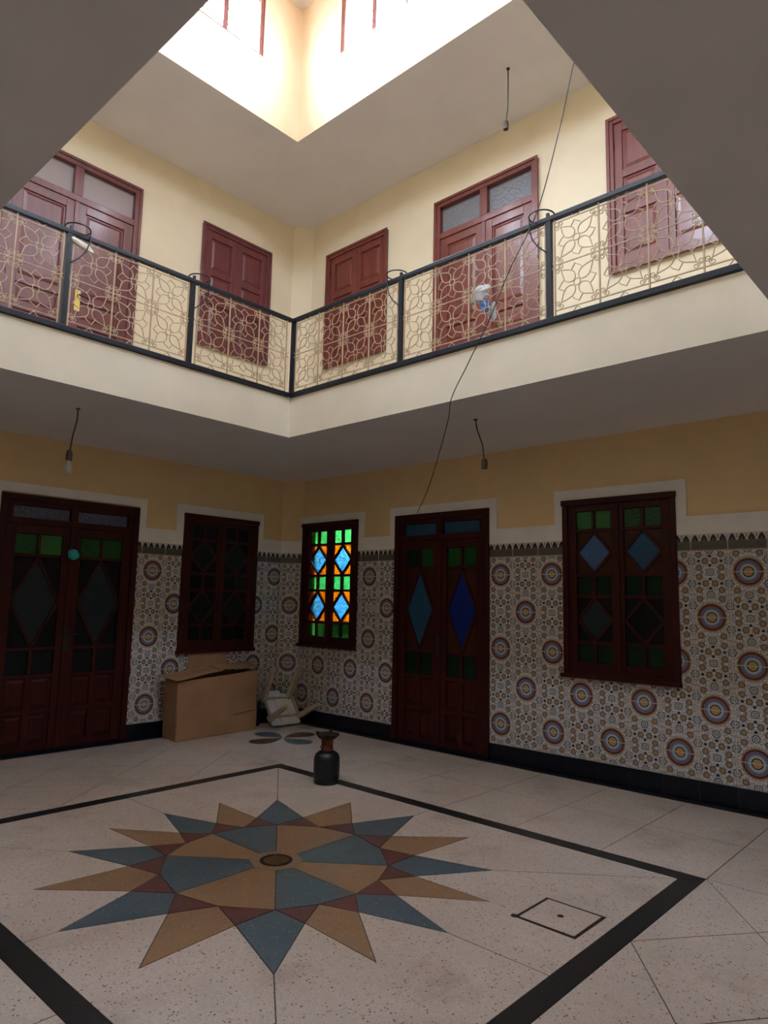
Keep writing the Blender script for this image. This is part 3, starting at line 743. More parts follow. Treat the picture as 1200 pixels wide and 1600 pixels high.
glazed_door(DOOR_L, pi/2, 'wide dark red double door with slate diamonds and patterned transom beside the cardboard box',
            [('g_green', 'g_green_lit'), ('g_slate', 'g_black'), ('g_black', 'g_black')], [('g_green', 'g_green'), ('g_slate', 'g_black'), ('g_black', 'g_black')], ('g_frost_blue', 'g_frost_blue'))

def shutter_window(h, rz, label, mat):
    W, H = h[1]-h[0], h[3]-h[2]; fw = 0.055
    o = place('window', h[0], h[2], rz, label, 'window')
    frame(o, W, H, fw, -0.03, 0.08, mat)
    mb = MB()
    for a, b, c, d in ((-0.012, 0.02, -0.012, H+0.012), (W-0.02, W+0.012, -0.012, H+0.012), (0.02, W-0.02, H-0.02, H+0.012), (0.02, W-0.02, -0.012, 0.02)): mb.box(a, b, -0.042, -0.03, c, d)
    obj('moulding', mb, mat, o, bevel=0.004)
    m = W/2
    panelled_leaf(o, fw, m-0.001, fw, H-fw, mat, [1.25, 0.9, 1.25], st=0.075)
    panelled_leaf(o, m+0.001, W-fw, fw, H-fw, mat, [1.25, 0.9, 1.25], st=0.075)
    obj('cover_strip', MB().box(m-0.018, m+0.018, -0.022, -0.012, fw, H-fw), mat, o, bevel=0.003)
    for z in (0.22, H-0.3): hinge(o, fw, z); hinge(o, W-fw, z)
    return o
shutter_window(U1, 0, 'red shuttered gallery window next to the slanted corner', 'wood')
shutter_window(U3, 0, 'red shuttered gallery window with bluish sheen past the red double door', 'wood')
shutter_window(U0, pi/2, 'plum shuttered gallery window next to the slanted corner', 'wood_plum')
def panel_door(h, rz, label, mat, tmat):
    W, H = h[1]-h[0], h[3]-h[2]; fw = 0.065; m = W/2; zt = H-0.445
    o = place('door', h[0], h[2], rz, label, 'door')
    frame(o, W, H, fw, -0.03, 0.08, mat, sill=False)
    mb = MB()
    for a, b, c, d in ((-0.012, 0.02, 0, H+0.012), (W-0.02, W+0.012, 0, H+0.012), (0.02, W-0.02, H-0.02, H+0.012)): mb.box(a, b, -0.042, -0.03, c, d)
    obj('moulding', mb, mat, o, bevel=0.004)
    tb = MB(); tb.box(fw, W-fw, -0.026, 0.06, zt, zt+0.07); tb.box(m-0.045, m+0.045, -0.026, 0.06, zt+0.07, H-fw)
    tp = obj('transom', tb, mat, o, bevel=0.004)
    for a, b in ((fw, m-0.045), (m+0.045, W-fw)):
        obj('pane', MB().prism([(a, zt+0.07), (b, zt+0.07), (b, H-fw), (a, H-fw)], 0.03, 0.034, 'y'), tmat, tp)
    rows = [2.9, 0.62, 0.62, 1.5]
    panelled_leaf(o, fw, m-0.001, 0.01, zt, mat, rows, st=0.10)
    panelled_leaf(o, m+0.001, W-fw, 0.01, zt, mat, rows, st=0.10)
    obj('cover_strip', MB().box(m-0.022, m+0.022, -0.024, -0.012, 0.01, zt), mat, o, bevel=0.003)
    for z in (0.25, 1.1, zt-0.3): hinge(o, fw, z); hinge(o, W-fw, z)
    return o, m
panel_door(U2, 0, 'red panelled gallery double door with patterned transom glass', 'wood', 'g_frost')
dul, mul = panel_door(UL, pi/2, 'plum panelled gallery double door with milky transom glass', 'wood_plum', 'g_frost_smooth')
lp = obj('lock_plate', MB().box(mul+0.05, mul+0.105, -0.02, -0.012, 0.98, 1.20), 'yellow', dul)
obj('handle', MB().tube([(mul+0.077, -0.02, 1.14), (mul+0.077, -0.06, 1.14), (mul+0.12, -0.065, 1.13), (mul+0.19, -0.06, 1.12)], 0.009, 8), 'iron', lp)

# shaft windows
def shaft_window(a, b, rz, loc, label):
    W, H = b-a, SHAFT_WIN_Z[1]-SHAFT_WIN_Z[0]
    NWIN[0] += 1
    o = link('window_%d' % NWIN[0], None, label=label, cat='window', kind='structure'); o.empty_display_size = 0.1
    o.matrix_world = Matrix.Translation(loc) @ Matrix.Rotation(rz, 4, 'Z') @ Matrix.Translation((a, 0, SHAFT_WIN_Z[0]))
    mb = MB()
    for x0, x1, z0, z1 in ((0, 0.05, 0, H), (W-0.05, W, 0, H), (0.05, W-0.05, H-0.05, H), (0.05, W-0.05, 0, 0.05), (W/2-0.03, W/2+0.03, 0.05, H-0.05)): mb.box(x0, x1, 0.03, 0.09, z0, z1)
    obj('frame', mb, 'wood', o, bevel=0.004)
    for x0, x1 in ((0.05, W/2-0.03), (W/2+0.03, W-0.05)):
        obj('pane', MB().box(x0, x1, 0.055, 0.060, 0.05, H-0.05), 'clear', o)
    bars = MB()
    for i in (1, 2, 3): bars.box(0.05, W-0.05, 0.10, 0.115, H*i/4-0.006, H*i/4+0.006)
    obj('security_bars', bars, 'iron', o)
LW = ['bright skylight window above the plum shuttered window', 'narrower unseen skylight window, added for light in the middle above the plum double door', 'unseen skylight window last in the row above the plum double door']
RW = ['bright skylight window above the red double door', 'unseen skylight window added for light in the middle of the row above the red shutters', 'unseen skylight window last in the row above the red shutters']
for i, (a, b) in enumerate(SHAFT_LEFT_WINS): shaft_window(a, b, pi/2, (SX0, 0, 0), LW[i])
for i, (a, b) in enumerate(SHAFT_RIGHT_WINS): shaft_window(a, b, 0, (0, SY1, 0), RW[i])
for a, b in SHAFT_SIDE_WINS: shaft_window(-b, -a, -pi/2, (SX1, 0, 0), 'single unseen skylight window opposite the plum double door')
for a, b in SHAFT_NEAR_WINS: shaft_window(-b, -a, pi, (0, SY0, 0), 'single unseen skylight window facing the red double door')

# unseen alley and block outside the stained glass window, toning down its light
al = MB(); al.box(-0.6, 2.2, 1.15, 1.35, -0.05, 3.6); al.box(-0.8, -0.6, 0.25, 1.35, -0.05, 3.6); al.box(2.2, 2.4, 0.25, 1.35, -0.05, 3.6); al.box(-0.6, 2.2, 0.25, 1.15, -0.05, 0.0)
obj('wall_alley', al, 'conc', kind='structure', label='unseen rough plaster walls of the light well outside the stained glass window', cat='wall')
obj('wall_pane_shade', MB().box(-0.6, 2.2, 0.275, 0.475, 0.0, 1.22), 'conc', kind='structure', label='unseen low parapet added outside the stained glass window to darken its bottom panes', cat='wall')  # unseen block added to darken the bottom row of panes

# ------------------------------------------------------------------ floor
fl = obj('floor', MB().box(-0.0, XR, YN, 0.0, -0.08, -0.0035), 'joint', kind='structure', label='cream terrazzo floor with an inlaid sixteen point star and black border', cat='floor')
def slab(poly, mat, name='terrazzo_slab', g=0.0026, top=0.0, lo=-0.012):
    try: q = inset(poly, g)
    except Exception: return None
    return obj(name, MB().prism(q, lo, top, 'z'), mat, fl)
BX0, BX1, BY0, BY1, BW = 1.84, 5.50, -4.54, -1.565, 0.11
cx, cyy = (BX0+BX1)/2-0.005, (BY0+BY1)/2-0.02
RB = 1.215
da = math.atan2((BY1-BY0), (BX1-BX0))
blue_a = [0, da, pi/2, pi-da, pi, pi+da, 1.5*pi, 2*pi-da]
tips = []
for i in range(8):
    a, b = blue_a[i], blue_a[(i+1) % 8] + (2*pi if i == 7 else 0)
    tips.append((a, 1.215)); tips.append(((a+b)/2, 1.235))
pt = lambda a, r: (cx+r*math.cos(a), cyy+r*math.sin(a))
RI_B, RI_T, RV = 0.635, 0.63, 0.80
inner = []; valley = []
for i, (a, r) in enumerate(tips):
    inner.append(pt(a, RI_B if i % 2 == 0 else RI_T))
    a2 = tips[(i+1) % 16][0] + (2*pi if i == 15 else 0)
    valley.append(pt((a+a2)/2, RV))
for i, (a, r) in enumerate(tips):
    slab([inner[i], valley[i-1], pt(a, r), valley[i]], 't_blue' if i % 2 == 0 else 't_tan', 'star_point')
    slab([inner[i], valley[i], inner[(i+1) % 16]], 't_red', 'star_triangle')
ctr = (cx, cyy)
for i in range(8):
    p0, p1, p2 = inner[2*i], inner[2*i+1], inner[(2*i+2) % 16]
    slab([ctr, p0, p1, p2], 't_blue' if i % 2 == 1 else 't_tan', 'star_sector')
# field inside the border, cut along the rays through the blue points
def ray_hit(a):
    x0, x1, y0, y1 = BX0+BW, BX1-BW, BY0+BW, BY1-BW
    dx, dy = math.cos(a), math.sin(a); t = 1e9
    if dx > 1e-9: t = min(t, (x1-cx)/dx)
    if dx < -1e-9: t = min(t, (x0-cx)/dx)
    if dy > 1e-9: t = min(t, (y1-cyy)/dy)
    if dy < -1e-9: t = min(t, (y0-cyy)/dy)
    return (cx+dx*t, cyy+dy*t)
ix0, ix1, iy0, iy1 = BX0+BW, BX1-BW, BY0+BW, BY1-BW
rays = [(ix1, cyy), (ix1, iy1), (cx, iy1), (ix0, iy1), (ix0, cyy), (ix0, iy0), (cx, iy0), (ix1, iy0)]
for i in range(8):
    k = 2*i
    poly = [rays[i], rays[(i+1) % 8], pt(*tips[(k+2) % 16]), valley[(k+1) % 16], pt(*tips[k+1]), valley[k], pt(*tips[k])]
    slab(poly, 'terr')
for poly in ([(BX0, BY1), (BX1, BY1), (ix1, iy1), (ix0, iy1)], [(BX0, BY0), (BX1, BY0), (ix1, iy0), (ix0, iy0)], [(BX0, BY0), (BX0, BY1), (ix0, iy1), (ix0, iy0)], [(BX1, BY0), (BX1, BY1), (ix1, iy1), (ix1, iy0)]):
    slab(poly, 't_black', 'border_strip', g=0.001)
ST = 0.10
# black strip along the walls
for poly in ([(0, 0), (XR, 0), (XR, -ST), (0, -ST)], [(0, -ST), (ST, -ST), (ST, YN), (0, YN)]): slab(poly, 't_black', 'edge_strip', g=0.001)
ymid = -0.86
for k in range(6):
    a = BX0+(BX1-BX0)*k/6; b = BX0+(BX1-BX0)*(k+1)/6
    for c, d in ((-ST, ymid), (ymid, BY1)): slab([(a, c), (b, c), (b, d), (a, d)], 'terr')
    for c, d in ((BY0, -5.3), (-5.3, YN)): slab([(a, c), (b, c), (b, d), (a, d)], 'terr')
def lattice(x0, x1, y0, y1, edge, sgn):
    py, px = (BY1-BY0)/3, 0.76
    for i in range(0, 6):
        for j in range(-2, 10):
            for ph in (0, 1):
                ccx = edge+sgn*(i*px+(0 if ph == 0 else px/2)); ccy = BY1-(j+(0.5 if ph == 0 else 0))*py + (0 if ph == 0 else 0)
                q = clip([(ccx-px/2, ccy), (ccx, ccy-py/2), (ccx+px/2, ccy), (ccx, ccy+py/2)], x0, x1, y0, y1)
                if len(q) < 3: continue
                A = abs(sum(q[m][0]*q[(m+1) % len(q)][1]-q[(m+1) % len(q)][0]*q[m][1] for m in range(len(q))))/2
                if A > 0.004: slab(q, 'terr')
lattice(ST, BX0, YN, BY1, BX0, -1)
lattice(BX1, XR, YN, BY1, BX1, 1)
slab([(ST, -ST), (BX0, -ST), (BX0, BY1), (ST, BY1)], 'terr')
for k in range(2):
    a, b = (BX1, BX1+0.92) if k == 0 else (BX1+0.92, XR)
    for c, d in ((-ST, ymid), (ymid, BY1)): slab([(a, c), (b, c), (b, d), (a, d)], 'terr')
# corner flower
fx, fy = 0.94, -0.80
for i, m in enumerate(['t_blue', 't_red', 't_blue', 't_red']):
    a = i*pi/2; q = []
    for s in range(24):
        t = s/24*2; sd = 1 if t < 1 else -1; qq = t if t < 1 else 2-t
        l = 0.008+0.415*qq; ww = sd*0.36*qq**1.1*max(0.0, 1-qq)**0.55
        q.append((fx+l*math.cos(a)-ww*math.sin(a), fy+l*math.sin(a)+ww*math.cos(a)))
    obj('petal', MB().prism(q, -0.004, 0.0006, 'z'), m, fl)
# brass drain in the star
dr = obj('drain_plate', MB().prism([(cx+0.15*math.cos(a*pi/4), cyy+0.15*math.sin(a*pi/4)) for a in range(8)], -0.004, 0.0012, 'z'), 't_tan', fl)
obj('drain_rim', MB().lathe([(0.092, 0), (0.092, 0.004), (0.078, 0.004), (0.078, 0.002), (0.01, 0.002)], 32, (cx, cyy, 0)), 'rustline', dr)
gr = MB()
for i in range(-3, 4): 
    h = math.sqrt(max(0, 0.07**2-(i*0.018)**2)); gr.box(cx+i*0.018-0.004, cx+i*0.018+0.004, cyy-h, cyy+h, 0.001, 0.0035)
obj('drain_grate', gr, 'brass', dr)
# inspection cover
mh = [(5.022, -2.700), (5.302, -2.700), (5.302, -2.428), (5.022, -2.428)]
mf = obj('cover_frame', MB().prism([(5.002, -2.718), (5.318, -2.720), (5.321, -2.411), (5.004, -2.412)], -0.004, 0.0008, 'z'), 'rustline', fl)
cv = obj('inspection_cover', MB().prism(mh, -0.003, 0.0022, 'z'), 'terr', fl)
obj('lifting_hole', MB().lathe([(0.017, 0), (0.017, 0.0028), (0.012, 0.0032), (0.004, 0.003)], 7, (5.16, -2.56, 0)), 'rustline', cv)
obj('rust_spot', MB().lathe([(0.020, 0), (0.017, 0.0016), (0.004, 0.002)], 9, (5.0, -2.708, 0)), 'rustline', mf)

# ------------------------------------------------------------------ railings
RT = 4.12
ZR = [4.06, 3.755, 3.43]
def spiral(cxx, czz, r, a0, turns, sgn, n=12):
    return [(cxx+r*(1-0.72*i/n)*math.cos(a0+sgn*turns*2*pi*i/n), 0, czz+r*(1-0.72*i/n)*math.sin(a0+sgn*turns*2*pi*i/n)) for i in range(n+1)]
def flower_mesh(hc):
    mb = MB(); r = 0.0040
    mb.tube([(0.024*math.cos(a*pi/5), 0, 0.024*math.sin(a*pi/5)) for a in range(10)], r, 4, closed=True)
    for sx in (-1, 1):
        for sz in (-1, 1):
            dx, dz = sx*0.116, sz*(hc/2-0.044); L = math.hypot(dx, dz); ux, uz = dx/L, dz/L; vx, vz = -uz, ux
            pts = []
            for t, l, ww in ((0, L, 0.0), (1, L*0.86, 0.012), (2, L*0.72, 0.026), (3, L*0.58, 0.036), (4, L*0.44, 0.039), (5, L*0.32, 0.033), (6, L*0.22, 0.020), (7, L*0.175, 0.004)):
                pts.append((l, ww))
            path = [(ux*l+vx*q, 0, uz*l+vz*q) for l, q in pts] + [(ux*l-vx*q, 0, uz*l-vz*q) for l, q in pts[::-1]]
            mb.tube(path, r, 4)
            for sg in (-1, 1):
                qx, qz = (dx+sx*0.023, dz-sz*0.002) if sg*sx*sz < 0 else (dx-sx*0.002, dz+sz*0.023)
                a0 = math.atan2(dz-qz, dx-qx)
                mb.tube(spiral(qx, qz, 0.0215, a0, 1.35, sg, 14), 0.0036, 4)
    for a in range(4):
        c, s = math.cos(a*pi/2), math.sin(a*pi/2)
        path = [(-0.042, 0.088), (-0.014, 0.134), (0.024, 0.110), (0.040, 0.088)]
        mb.tube([(x*c-z*s, 0, x*s+z*c) for x, z in path], r, 4)
    return mb.data('iron_flower')
FLW = flower_mesh(0.32); FLW.materials.append(MAT['gold'])
VBR = MB().tube([(-0.035, 0, 0), (0.0, 0, 0.036)], 0.0042, 4).tube([(0.0, 0, 0.036), (0.035, 0, 0.0)], 0.0042, 4).data('bracket'); VBR.materials.append(MAT['gold'])
SBR = MB().tube([(-0.03, 0, -0.03), (0.0, 0, 0.0)], 0.0042, 4).tube([(-0.03, 0, 0.03), (0.0, 0, 0.0)], 0.0042, 4).data('bracket'); SBR.materials.append(MAT['gold'])
def railing(name, posts, ncol, rz, loc, label, rings, corner):
    root = link(name, None, label=label, cat='railing', group='iron gallery railings'); root.empty_display_size = 0.1
    root.matrix_world = Matrix.Translation(loc) @ Matrix.Rotation(rz, 4, 'Z')
    a, b = posts[0], posts[-1]
    if corner == 3: b = OY1-0.046
    obj('top_rail', MB().box(a-0.02, b+0.02, -0.020, 0.020, RT-0.035, RT), 'iron', root, bevel=0.004)
    obj('bottom_rail', MB().box(a-0.02, b+0.02, -0.020, 0.020, ZG+0.003, ZG+0.045), 'iron', root, bevel=0.004)
    for i, p in enumerate(posts):
        if i == corner: continue
        obj('post', MB().box(p-0.018, p+0.018, -0.018, 0.018, ZG+0.045, RT-0.035), 'iron', root)
    for i in range(len(posts)-1):
        p, q = posts[i], posts[i+1]; cw = 0.32; span = cw*ncol; x0 = (p+q)/2-span/2; x1 = x0+span
        hb = MB()
        for z in ZR: hb.box(x0, x1, -0.003, 0.003, z-0.0035, z+0.0035)
        for xx in (x0, x1): hb.box(xx-0.005, xx+0.005, -0.004, 0.004, ZG+0.045, RT-0.035)
        pf = obj('panel_frame', hb, 'gold', root)
        for k in range(1, ncol):
            xx = x0+cw*k; obj('vertical_bar', MB().box(xx-0.005, xx+0.005, -0.007, 0.002, ZG+0.045, RT-0.035), 'gold', root)
        for k in range(ncol):
            for zc in ((ZR[0]+ZR[1])/2, (ZR[1]+ZR[2])/2):
                o = link('iron_flower', FLW, root, loc=(x0+cw*(k+0.5), 0, zc))
                if zc > 3.8: o.scale = (1, 1, 0.95)
            o = link('bracket', VBR, root, loc=(x0+cw*(k+0.5), 0, ZG+0.045))
            o = link('bracket', VBR, root, loc=(x0+cw*(k+0.5), 0, RT-0.035)); o.rotation_euler = (pi, 0, 0); o.scale = (1, 1, 0.7)
        o = link('bracket', SBR, root, loc=(x0, 0, ZR[1])); o = link('bracket', SBR, root, loc=(x1, 0, ZR[1])); o.rotation_euler = (0, pi, 0)
    for (s, sg) in rings:
        rb = obj('pot_ring', MB().tube([(s+sg*0.058+0.088*math.cos(t*pi/12), 0.088*math.sin(t*pi/12), RT+0.028) for t in range(24)], 0.0056, 6, closed=True), 'iron', root)
        obj('ring_bracket', MB().tube([(s+sg*0.144, -0.024, RT+0.028), (s+sg*0.142, -0.026, RT-0.05), (s+sg*0.12, -0.026, RT-0.13), (s+sg*0.075, -0.024, RT-0.20), (s+sg*0.012, -0.020, RT-0.26)], 0.0048, 6), 'iron', rb)
        obj('ring_strut', MB().box(min(s, s+sg*0.02), max(s, s+sg*0.02), -0.01, 0.01, RT-0.005, RT+0.032), 'iron', rb)
    return root
PR = [OX0+0.02, 3.315, 4.66, 6.02]; PL = [-4.85, -3.815, -2.785, OY1-0.02]
railing('gallery_railing', PR, 4, 0, (0, OY1-0.005, 0), 'black and beige scrollwork railing in front of the red double door', [(3.315, -1), (4.66, -1)], -1)
railing('gallery_railing', PL, 3, pi/2, (OX0+0.005, 0, 0), 'black and beige scrollwork railing in front of the plum double door', [(-3.815, 1), (-2.785, 1)], 3)

# ------------------------------------------------------------------ hanging cords
def pendant(name, top, pts, label, bulb):
    root = empty(name, top, label=label, cat='pendant light')
    path = [(0, 0, 0)]+pts
    obj('ceiling_hook', MB().lathe([(0.016, -0.010), (0.016, 0.0)], 10), 'cord', root)
    obj('cord', MB().tube(path, 0.006, 6), 'cord', root)
    x, y, z = pts[-1]
    obj('lamp_holder', MB().lathe([(0.010, 0.03), (0.022, 0.022), (0.026, -0.01), (0.024, -0.055), (0.012, -0.056)], 14, (x, y, z)), 'socket', root, smooth=True)
    if bulb:
        obj('bulb', MB().lathe([(0.014, -0.05), (0.016, -0.075), (0.030, -0.105), (0.036, -0.13), (0.030, -0.158), (0.012, -0.172), (0.002, -0.174)], 16, (x, y, z)), 'bulb', root, smooth=True)
    return root
pendant('pendant_light', (1.342, -3.404, ZS), [(0.0, 0.0, -0.1), (-0.01, -0.02, -0.22), (-0.015, -0.035, -0.38)], 'bare bulb hanging on a grey cord above the dark door', True)
pendant('pendant_light', (3.67, -1.155, ZS), [(0.01, 0.005, -0.08), (0.05, 0.03, -0.22), (0.062, 0.04, -0.36)], 'empty lamp holder on a short cord beside the long black cable', False)
pendant('pendant_light', (3.689, -0.68, ZC), [(0, 0, -0.2), (-0.005, 0.0, -0.40), (-0.02, -0.01, -0.56)], 'empty lamp holder on a cord from the upper ceiling', False)
# long cable from the door head over the railing to the shaft edge
def cat(path, n=8):
    P = [Vector(p) for p in path]; P = [P[0]*2-P[1]]+P+[P[-1]*2-P[-2]]; out = []
    for i in range(1, len(P)-2):
        for k in range(n):
            t = k/n; a, b, c, d = P[i-1:i+3]
            out.append(0.5*((2*b)+(c-a)*t+(2*a-5*b+4*c-d)*t*t+(3*b-a-3*c+d)*t**3))
    out.append(P[-2]); return out
yq = OY1-0.042
cab = [(2.131, -0.045, 2.424), (2.62, -0.48, 2.56), (3.10, -0.94, 2.72), (3.62, -1.46, 2.90), (3.875, yq-0.02, 2.97), (4.01, yq-0.015, 3.19), (4.195, yq, 3.50), (4.365, yq, 3.82), (4.59, yq, 4.18), (4.745, -1.69, 4.75), (4.87, -1.62, 5.4), (5.01, -1.45, 6.0), (5.12, -1.30, 6.42)]
CABLE = obj('cable', MB().tube(cat(cab), 0.0036, 6), 'black', label='long black cable running from the blue diamond door up across the railing', cat='cable')

# ------------------------------------------------------------------ loose things
def lump(r, sx, sy, sz, seed, n=3, amp=0.3):
    bm = bmesh.new(); bmesh.ops.create_icosphere(bm, subdivisions=n, radius=r)
    rnd = random.Random(seed); ks = [(rnd.uniform(10, 45), Vector((rnd.uniform(-1, 1), rnd.uniform(-1, 1), rnd.uniform(-1, 1))).normalized(), rnd.uniform(0, 6)) for _ in range(9)]
    for v in bm.verts:
        d = sum(abs(math.sin(k*v.co.dot(a)/r*0.085+p))-0.6 for k, a, p in ks)/5
        v.co *= 1+amp*2.2*d
        v.co.x *= sx; v.co.y *= sy; v.co.z *= sz
    me = D.meshes.new('lump'); bm.to_mesh(me); bm.free(); return me
bag = empty('plastic_bag', (4.09, OY1+0.040, 3.61), label='crumpled white and blue plastic bag stuffed into the railing scrollwork', cat='bag')
o = obj('bag_top', lump(0.075, 1.25, 0.40, 0.75, 3, n=4, amp=0.32), 'bagw', bag, loc=(-0.035, 0, 0.145)); o.rotation_euler = (0, -0.4, 0)
obj('bag_belly', lump(0.040, 0.95, 0.45, 1.1, 5, n=4, amp=0.32), 'bagb', bag, loc=(0.015, 0, 0.045))
obj('bag_tail', lump(0.042, 0.7, 0.35, 1.5, 8, n=4, amp=0.32), 'bagw', bag, loc=(0.05, 0.045, 0.0))
rg = obj('rag', lump(0.075, 0.30, 1.15, 0.30, 11, n=4, amp=0.40), 'rag', label='white rag tucked under the top rail in front of the plum door', cat='rag')
rg.location = (OX0+0.005, -3.735, 4.04); rg.rotation_euler = (-0.2, 0, 0)
# turquoise pompom on the dark door
pom = empty('pompom', (0.066, -2.80, 1.86), label='turquoise pompom hanging on the dark red double door', cat='pompom')
obj('ball', lump(0.052, 1, 1, 1, 17, n=4, amp=0.14), 'teal', pom)
obj('loop', MB().tube([(0, 0, 0.04), (-0.012, 0, 0.09), (-0.022, 0.0, 0.12)], 0.003, 5), 'black', pom)
# wall switch
sw = empty('light_switch', (1.475, -0.010, 1.39), label='small cream light switch on the tiles between stained glass window and door', cat='switch')
obj('plate', MB().box(-0.04, 0.04, -0.010, 0.0, -0.04, 0.04), 'switch', sw, bevel=0.004)
obj('rocker', MB().box(-0.018, 0.018, -0.014, -0.010, -0.024, 0.024), 'switch', sw, bevel=0.002)

# gas bottle with burner
gb = empty('gas_bottle', (2.61, -1.715, 0), label='small dark gas bottle with rusty burner standing on the terrazzo by the black border', cat='gas bottle')
obj('body', MB().lathe([(0.094, 0.0), (0.100, 0.004), (0.102, 0.02), (0.098, 0.030), (0.104, 0.045), (0.106, 0.06), (0.106, 0.185), (0.103, 0.205), (0.093, 0.228), (0.072, 0.246), (0.052, 0.256)], 36), 'bottle', gb, smooth=True)
nk = obj('neck', MB().lathe([(0.052, 0.25), (0.050, 0.262), (0.047, 0.30), (0.049, 0.338), (0.056, 0.348)], 28), 'rust', gb, smooth=True)
obj('valve', MB().tube([(0.0, -0.04, 0.29), (0.0, -0.07, 0.29)], 0.010, 8), 'rust', nk)
dish = obj('burner_dish', MB().lathe([(0.050, 0.342), (0.072, 0.352), (0.090, 0.372), (0.096, 0.386), (0.091, 0.387), (0.080, 0.372), (0.05, 0.360), (0.01, 0.358)], 32), 'rustline', gb, smooth=True)
for k in range(4):
    a = k*pi/2+0.5; obj('prong', MB().prism([(0.075*math.cos(a)-0.012*math.sin(a), 0.075*math.sin(a)+0.012*math.cos(a)), (0.098*math.cos(a)-0.012*math.sin(a), 0.098*math.sin(a)+0.012*math.cos(a)), (0.098*math.cos(a)+0.012*math.sin(a), 0.098*math.sin(a)-0.012*math.cos(a)), (0.075*math.cos(a)+0.012*math.sin(a), 0.075*math.sin(a)-0.012*math.cos(a))], 0.374, 0.397, 'z'), 'rustline', dish)

# cardboard box ----------------------------------------------------------
def panel3(p00, p10, p11, p01, t, nx=8, nz=6, wob=0.004, seed=1):
    """thin board through four corners with a little warp"""
    rnd = random.Random(seed); a, b, c, d = map(Vector, (p00, p10, p11, p01)); nrm = (b-a).cross(d-a).normalized()
    ph = [rnd.uniform(0, 6) for _ in range(4)]; mb = MB()
    for side in (0, 1):
        for j in range(nz+1):
            for i in range(nx+1):
                u, v = i/nx, j/nz
                p = a*(1-u)*(1-v)+b*u*(1-v)+c*u*v+d*(1-u)*v
                e = wob*(math.sin(5*u+ph[0])+math.sin(6*v+ph[1]+2*u))*min(1, 4*u*(1-u)+4*v*(1-v))
                mb.v.append(tuple(p+nrm*(e+(t if side else 0))))
    W = nx+1; N = W*(nz+1)
    for j in range(nz):
        for i in range(nx):
            q = j*W+i; mb.f.append((q, q+W, q+W+1, q+1)); mb.f.append((N+q, N+q+1, N+q+W+1, N+q+W))
    rim = [i for i in range(nx)]+[j*W+nx for j in range(nz)]+[nz*W+i for i in range(nx, 0, -1)]+[j*W for j in range(nz, 0, -1)]
    for k in range(len(rim)):
        i, j = rim[k], rim[(k+1) % len(rim)]; mb.f.append((i, j, N+j, N+i))
    return mb
bx = empty('cardboard_box', (0.30, -1.24, 0), label='large brown cardboard box with open flaps standing against the tiles', cat='cardboard box')
B = Vector((0.30, -1.24, 0))
def L(*p): return tuple(Vector(p)-B)
FLp, FRp, BLp, BRp = (0.405, -1.765), (0.325, -0.70), (0.10, -1.735), (0.09, -0.72)
hl, hr = 0.60, 0.655
obj('front_panel', panel3(L(*FLp, 0.004), L(*FRp, 0.004), L(FRp[0]+0.01, FRp[1]-0.02, hr), L(FLp[0]-0.015, FLp[1]-0.0, hl), 0.006, seed=2), 'card', bx)
obj('end_panel', panel3(L(*BLp, 0.004), L(*FLp, 0.004), L(FLp[0]-0.018, FLp[1]+0.003, hl), L(BLp[0], BLp[1], hl), 0.006, seed=3), 'card', bx)
obj('end_panel', panel3(L(*FRp, 0.004), L(*BRp, 0.004), L(BRp[0], BRp[1], hr), L(FRp[0]+0.005, FRp[1]-0.012, hr), 0.006, seed=4), 'card', bx)
obj('back_panel', panel3(L(*BRp, 0.004), L(*BLp, 0.004), L(*BLp, hl), L(*BRp, hr), 0.006, seed=5), 'card', bx)
obj('flap', panel3(L(FLp[0]+0.055, FLp[1]-0.055, hl+0.015), L(0.31, -1.16, hr+0.02), L(0.09, -1.15, hr+0.055), L(0.09, FLp[1]-0.06, hl+0.045), 0.006, seed=6), 'card', bx)
obj('flap', panel3(L(0.305, -1.20, hr+0.028), L(0.34, -0.70, hr+0.035), L(0.085, -0.70, hr+0.085), L(0.08, -1.20, hr+0.062), 0.006, seed=7), 'card', bx)
obj('flap', panel3(L(0.39, -1.60, hl-0.005), L(0.335, -0.74, hr), L(0.24, -0.76, hr-0.035), L(0.26, -1.58, hl-0.03), 0.006, seed=9), 'card', bx)
sl = obj('fold_strip', panel3(L(FRp[0]+0.045, -1.05, 0.20), L(FRp[0]+0.012, -0.705, 0.215), L(FRp[0]+0.010, -0.705, 0.222), L(FRp[0]+0.043, -1.05, 0.204), 0.002, seed=8), 'card', bx)
cs = obj('cardboard_sheet', panel3((0.06, -1.435, 0.012), (0.06, -0.945, 0.012), (0.020, -0.935, 0.90), (0.020, -1.43, 0.90), 0.006, seed=12), 'card', label='flat brown cardboard sheet leaning on the tiles behind the box', cat='cardboard')
# bucket
bk = empty('bucket', (0.145, -0.602, 0), label='blue plastic bucket half hidden between box and chair', cat='bucket')
obj('body', MB().lathe([(0.07, 0.0), (0.074, 0.004), (0.088, 0.27), (0.085, 0.27), (0.072, 0.012), (0.01, 0.010)], 32), 'bucket', bk, smooth=True)
obj('rim', MB().lathe([(0.087, 0.245), (0.092, 0.248), (0.093, 0.266), (0.088, 0.272), (0.085, 0.268)], 32), 'bucket', bk, smooth=True)

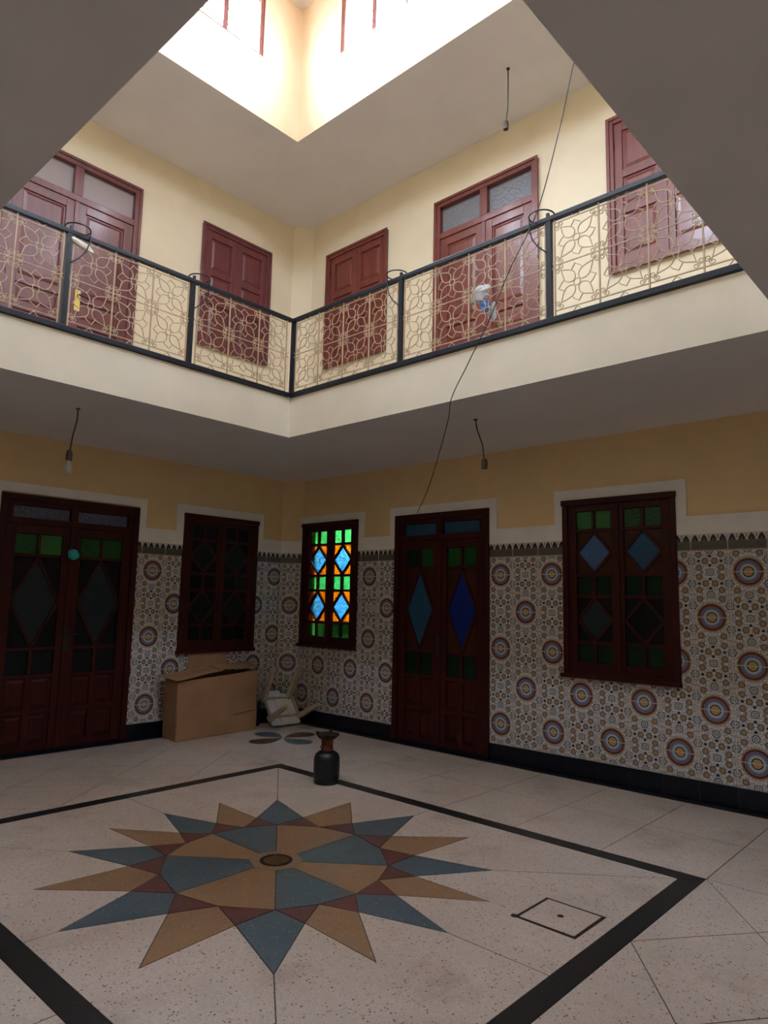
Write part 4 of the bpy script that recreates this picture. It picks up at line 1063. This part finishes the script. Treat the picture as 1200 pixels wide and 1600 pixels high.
# overturned chair ---------------------------------------------------------
el = math.radians(41)
ax = Vector((0.10, 0.995, 0)).normalized()                 # along the seat edge on the floor
lg = Vector((math.cos(el), -0.10*math.cos(el), math.sin(el))).normalized()   # the way the legs point
up = lg.cross(ax).normalized()
if up.z < 0: up = -up
CH = empty('plastic_chair', (0.455, -0.375, 0.012), label='white plastic chair tipped over with its legs in the air in the corner', cat='chair')
CM = Matrix((ax, up, lg)).transposed().to_4x4(); CM.translation = (0.455, -0.350, 0.030)
CH.matrix_world = CM
def rr_slab(x0, x1, y0, y1, z0, z1, taper=0.0, r=0.03):
    poly = []
    for (px, py, a0) in ((x1-taper-r, y1-r, 0), (x0+taper+r, y1-r, pi/2), (x0+r, y0+r, pi), (x1-r, y0+r, 1.5*pi)):
        for k in range(5): poly.append((px+r*math.cos(a0+k*pi/8), py+r*math.sin(a0+k*pi/8)))
    return MB().prism(poly, z0, z1, 'z')
for i in range(3):
    w0 = -0.195+0.13*i
    obj('seat', rr_slab(w0+0.003, w0+0.127, 0.0, 0.40, 0.0, 0.012, taper=0.012, r=0.012), 'plastic', CH)
obj('seat_rim', rr_slab(-0.20, 0.20, -0.004, 0.405, -0.012, 0.002, taper=0.03, r=0.03), 'plastic', CH, bevel=0.003)
ap = MB(); ap.box(-0.19, 0.19, 0.085, 0.105, 0.010, 0.045); ap.box(-0.165, 0.165, 0.335, 0.355, 0.010, 0.045); ap.box(-0.20, -0.182, 0.09, 0.35, 0.010, 0.05); ap.box(0.182, 0.20, 0.09, 0.35, 0.010, 0.05)
obj('apron', ap, 'plastic_leg', CH, bevel=0.003)
def leg(x, y, tx, ty, ln):
    mb = MB(); v = mb.v
    for t, h in ((0.0, 0.032), (0.35, 0.028), (1.0, 0.019)):
        px, py, pz = x+(tx-x)*t, y+(ty-y)*t, 0.005+ln*t
        s = 1 if x > 0 else -1
        for q in ((-h, -h), (h, -h), (h, h), (-h, h)): v.append((px+q[0], py+q[1], pz))
    for k in range(2):
        for i in range(4): mb.f.append((k*4+i, k*4+(i+1) % 4, k*4+4+(i+1) % 4, k*4+4+i))
    mb.f += [(3, 2, 1, 0), (8, 9, 10, 11)]
    obj('leg', mb, 'plastic_leg', CH, bevel=0.004)
leg(-0.185, 0.345, -0.20, 0.50, 0.42); leg(0.165, 0.345, 0.17, 0.51, 0.42); leg(-0.205, 0.085, -0.235, -0.02, 0.42); leg(0.20, 0.085, 0.22, -0.02, 0.40)
obj('back_rest', rr_slab(-0.15, 0.10, 0.40, 0.47, -0.03, -0.012, taper=0.02, r=0.025), 'plastic', CH, bevel=0.003)
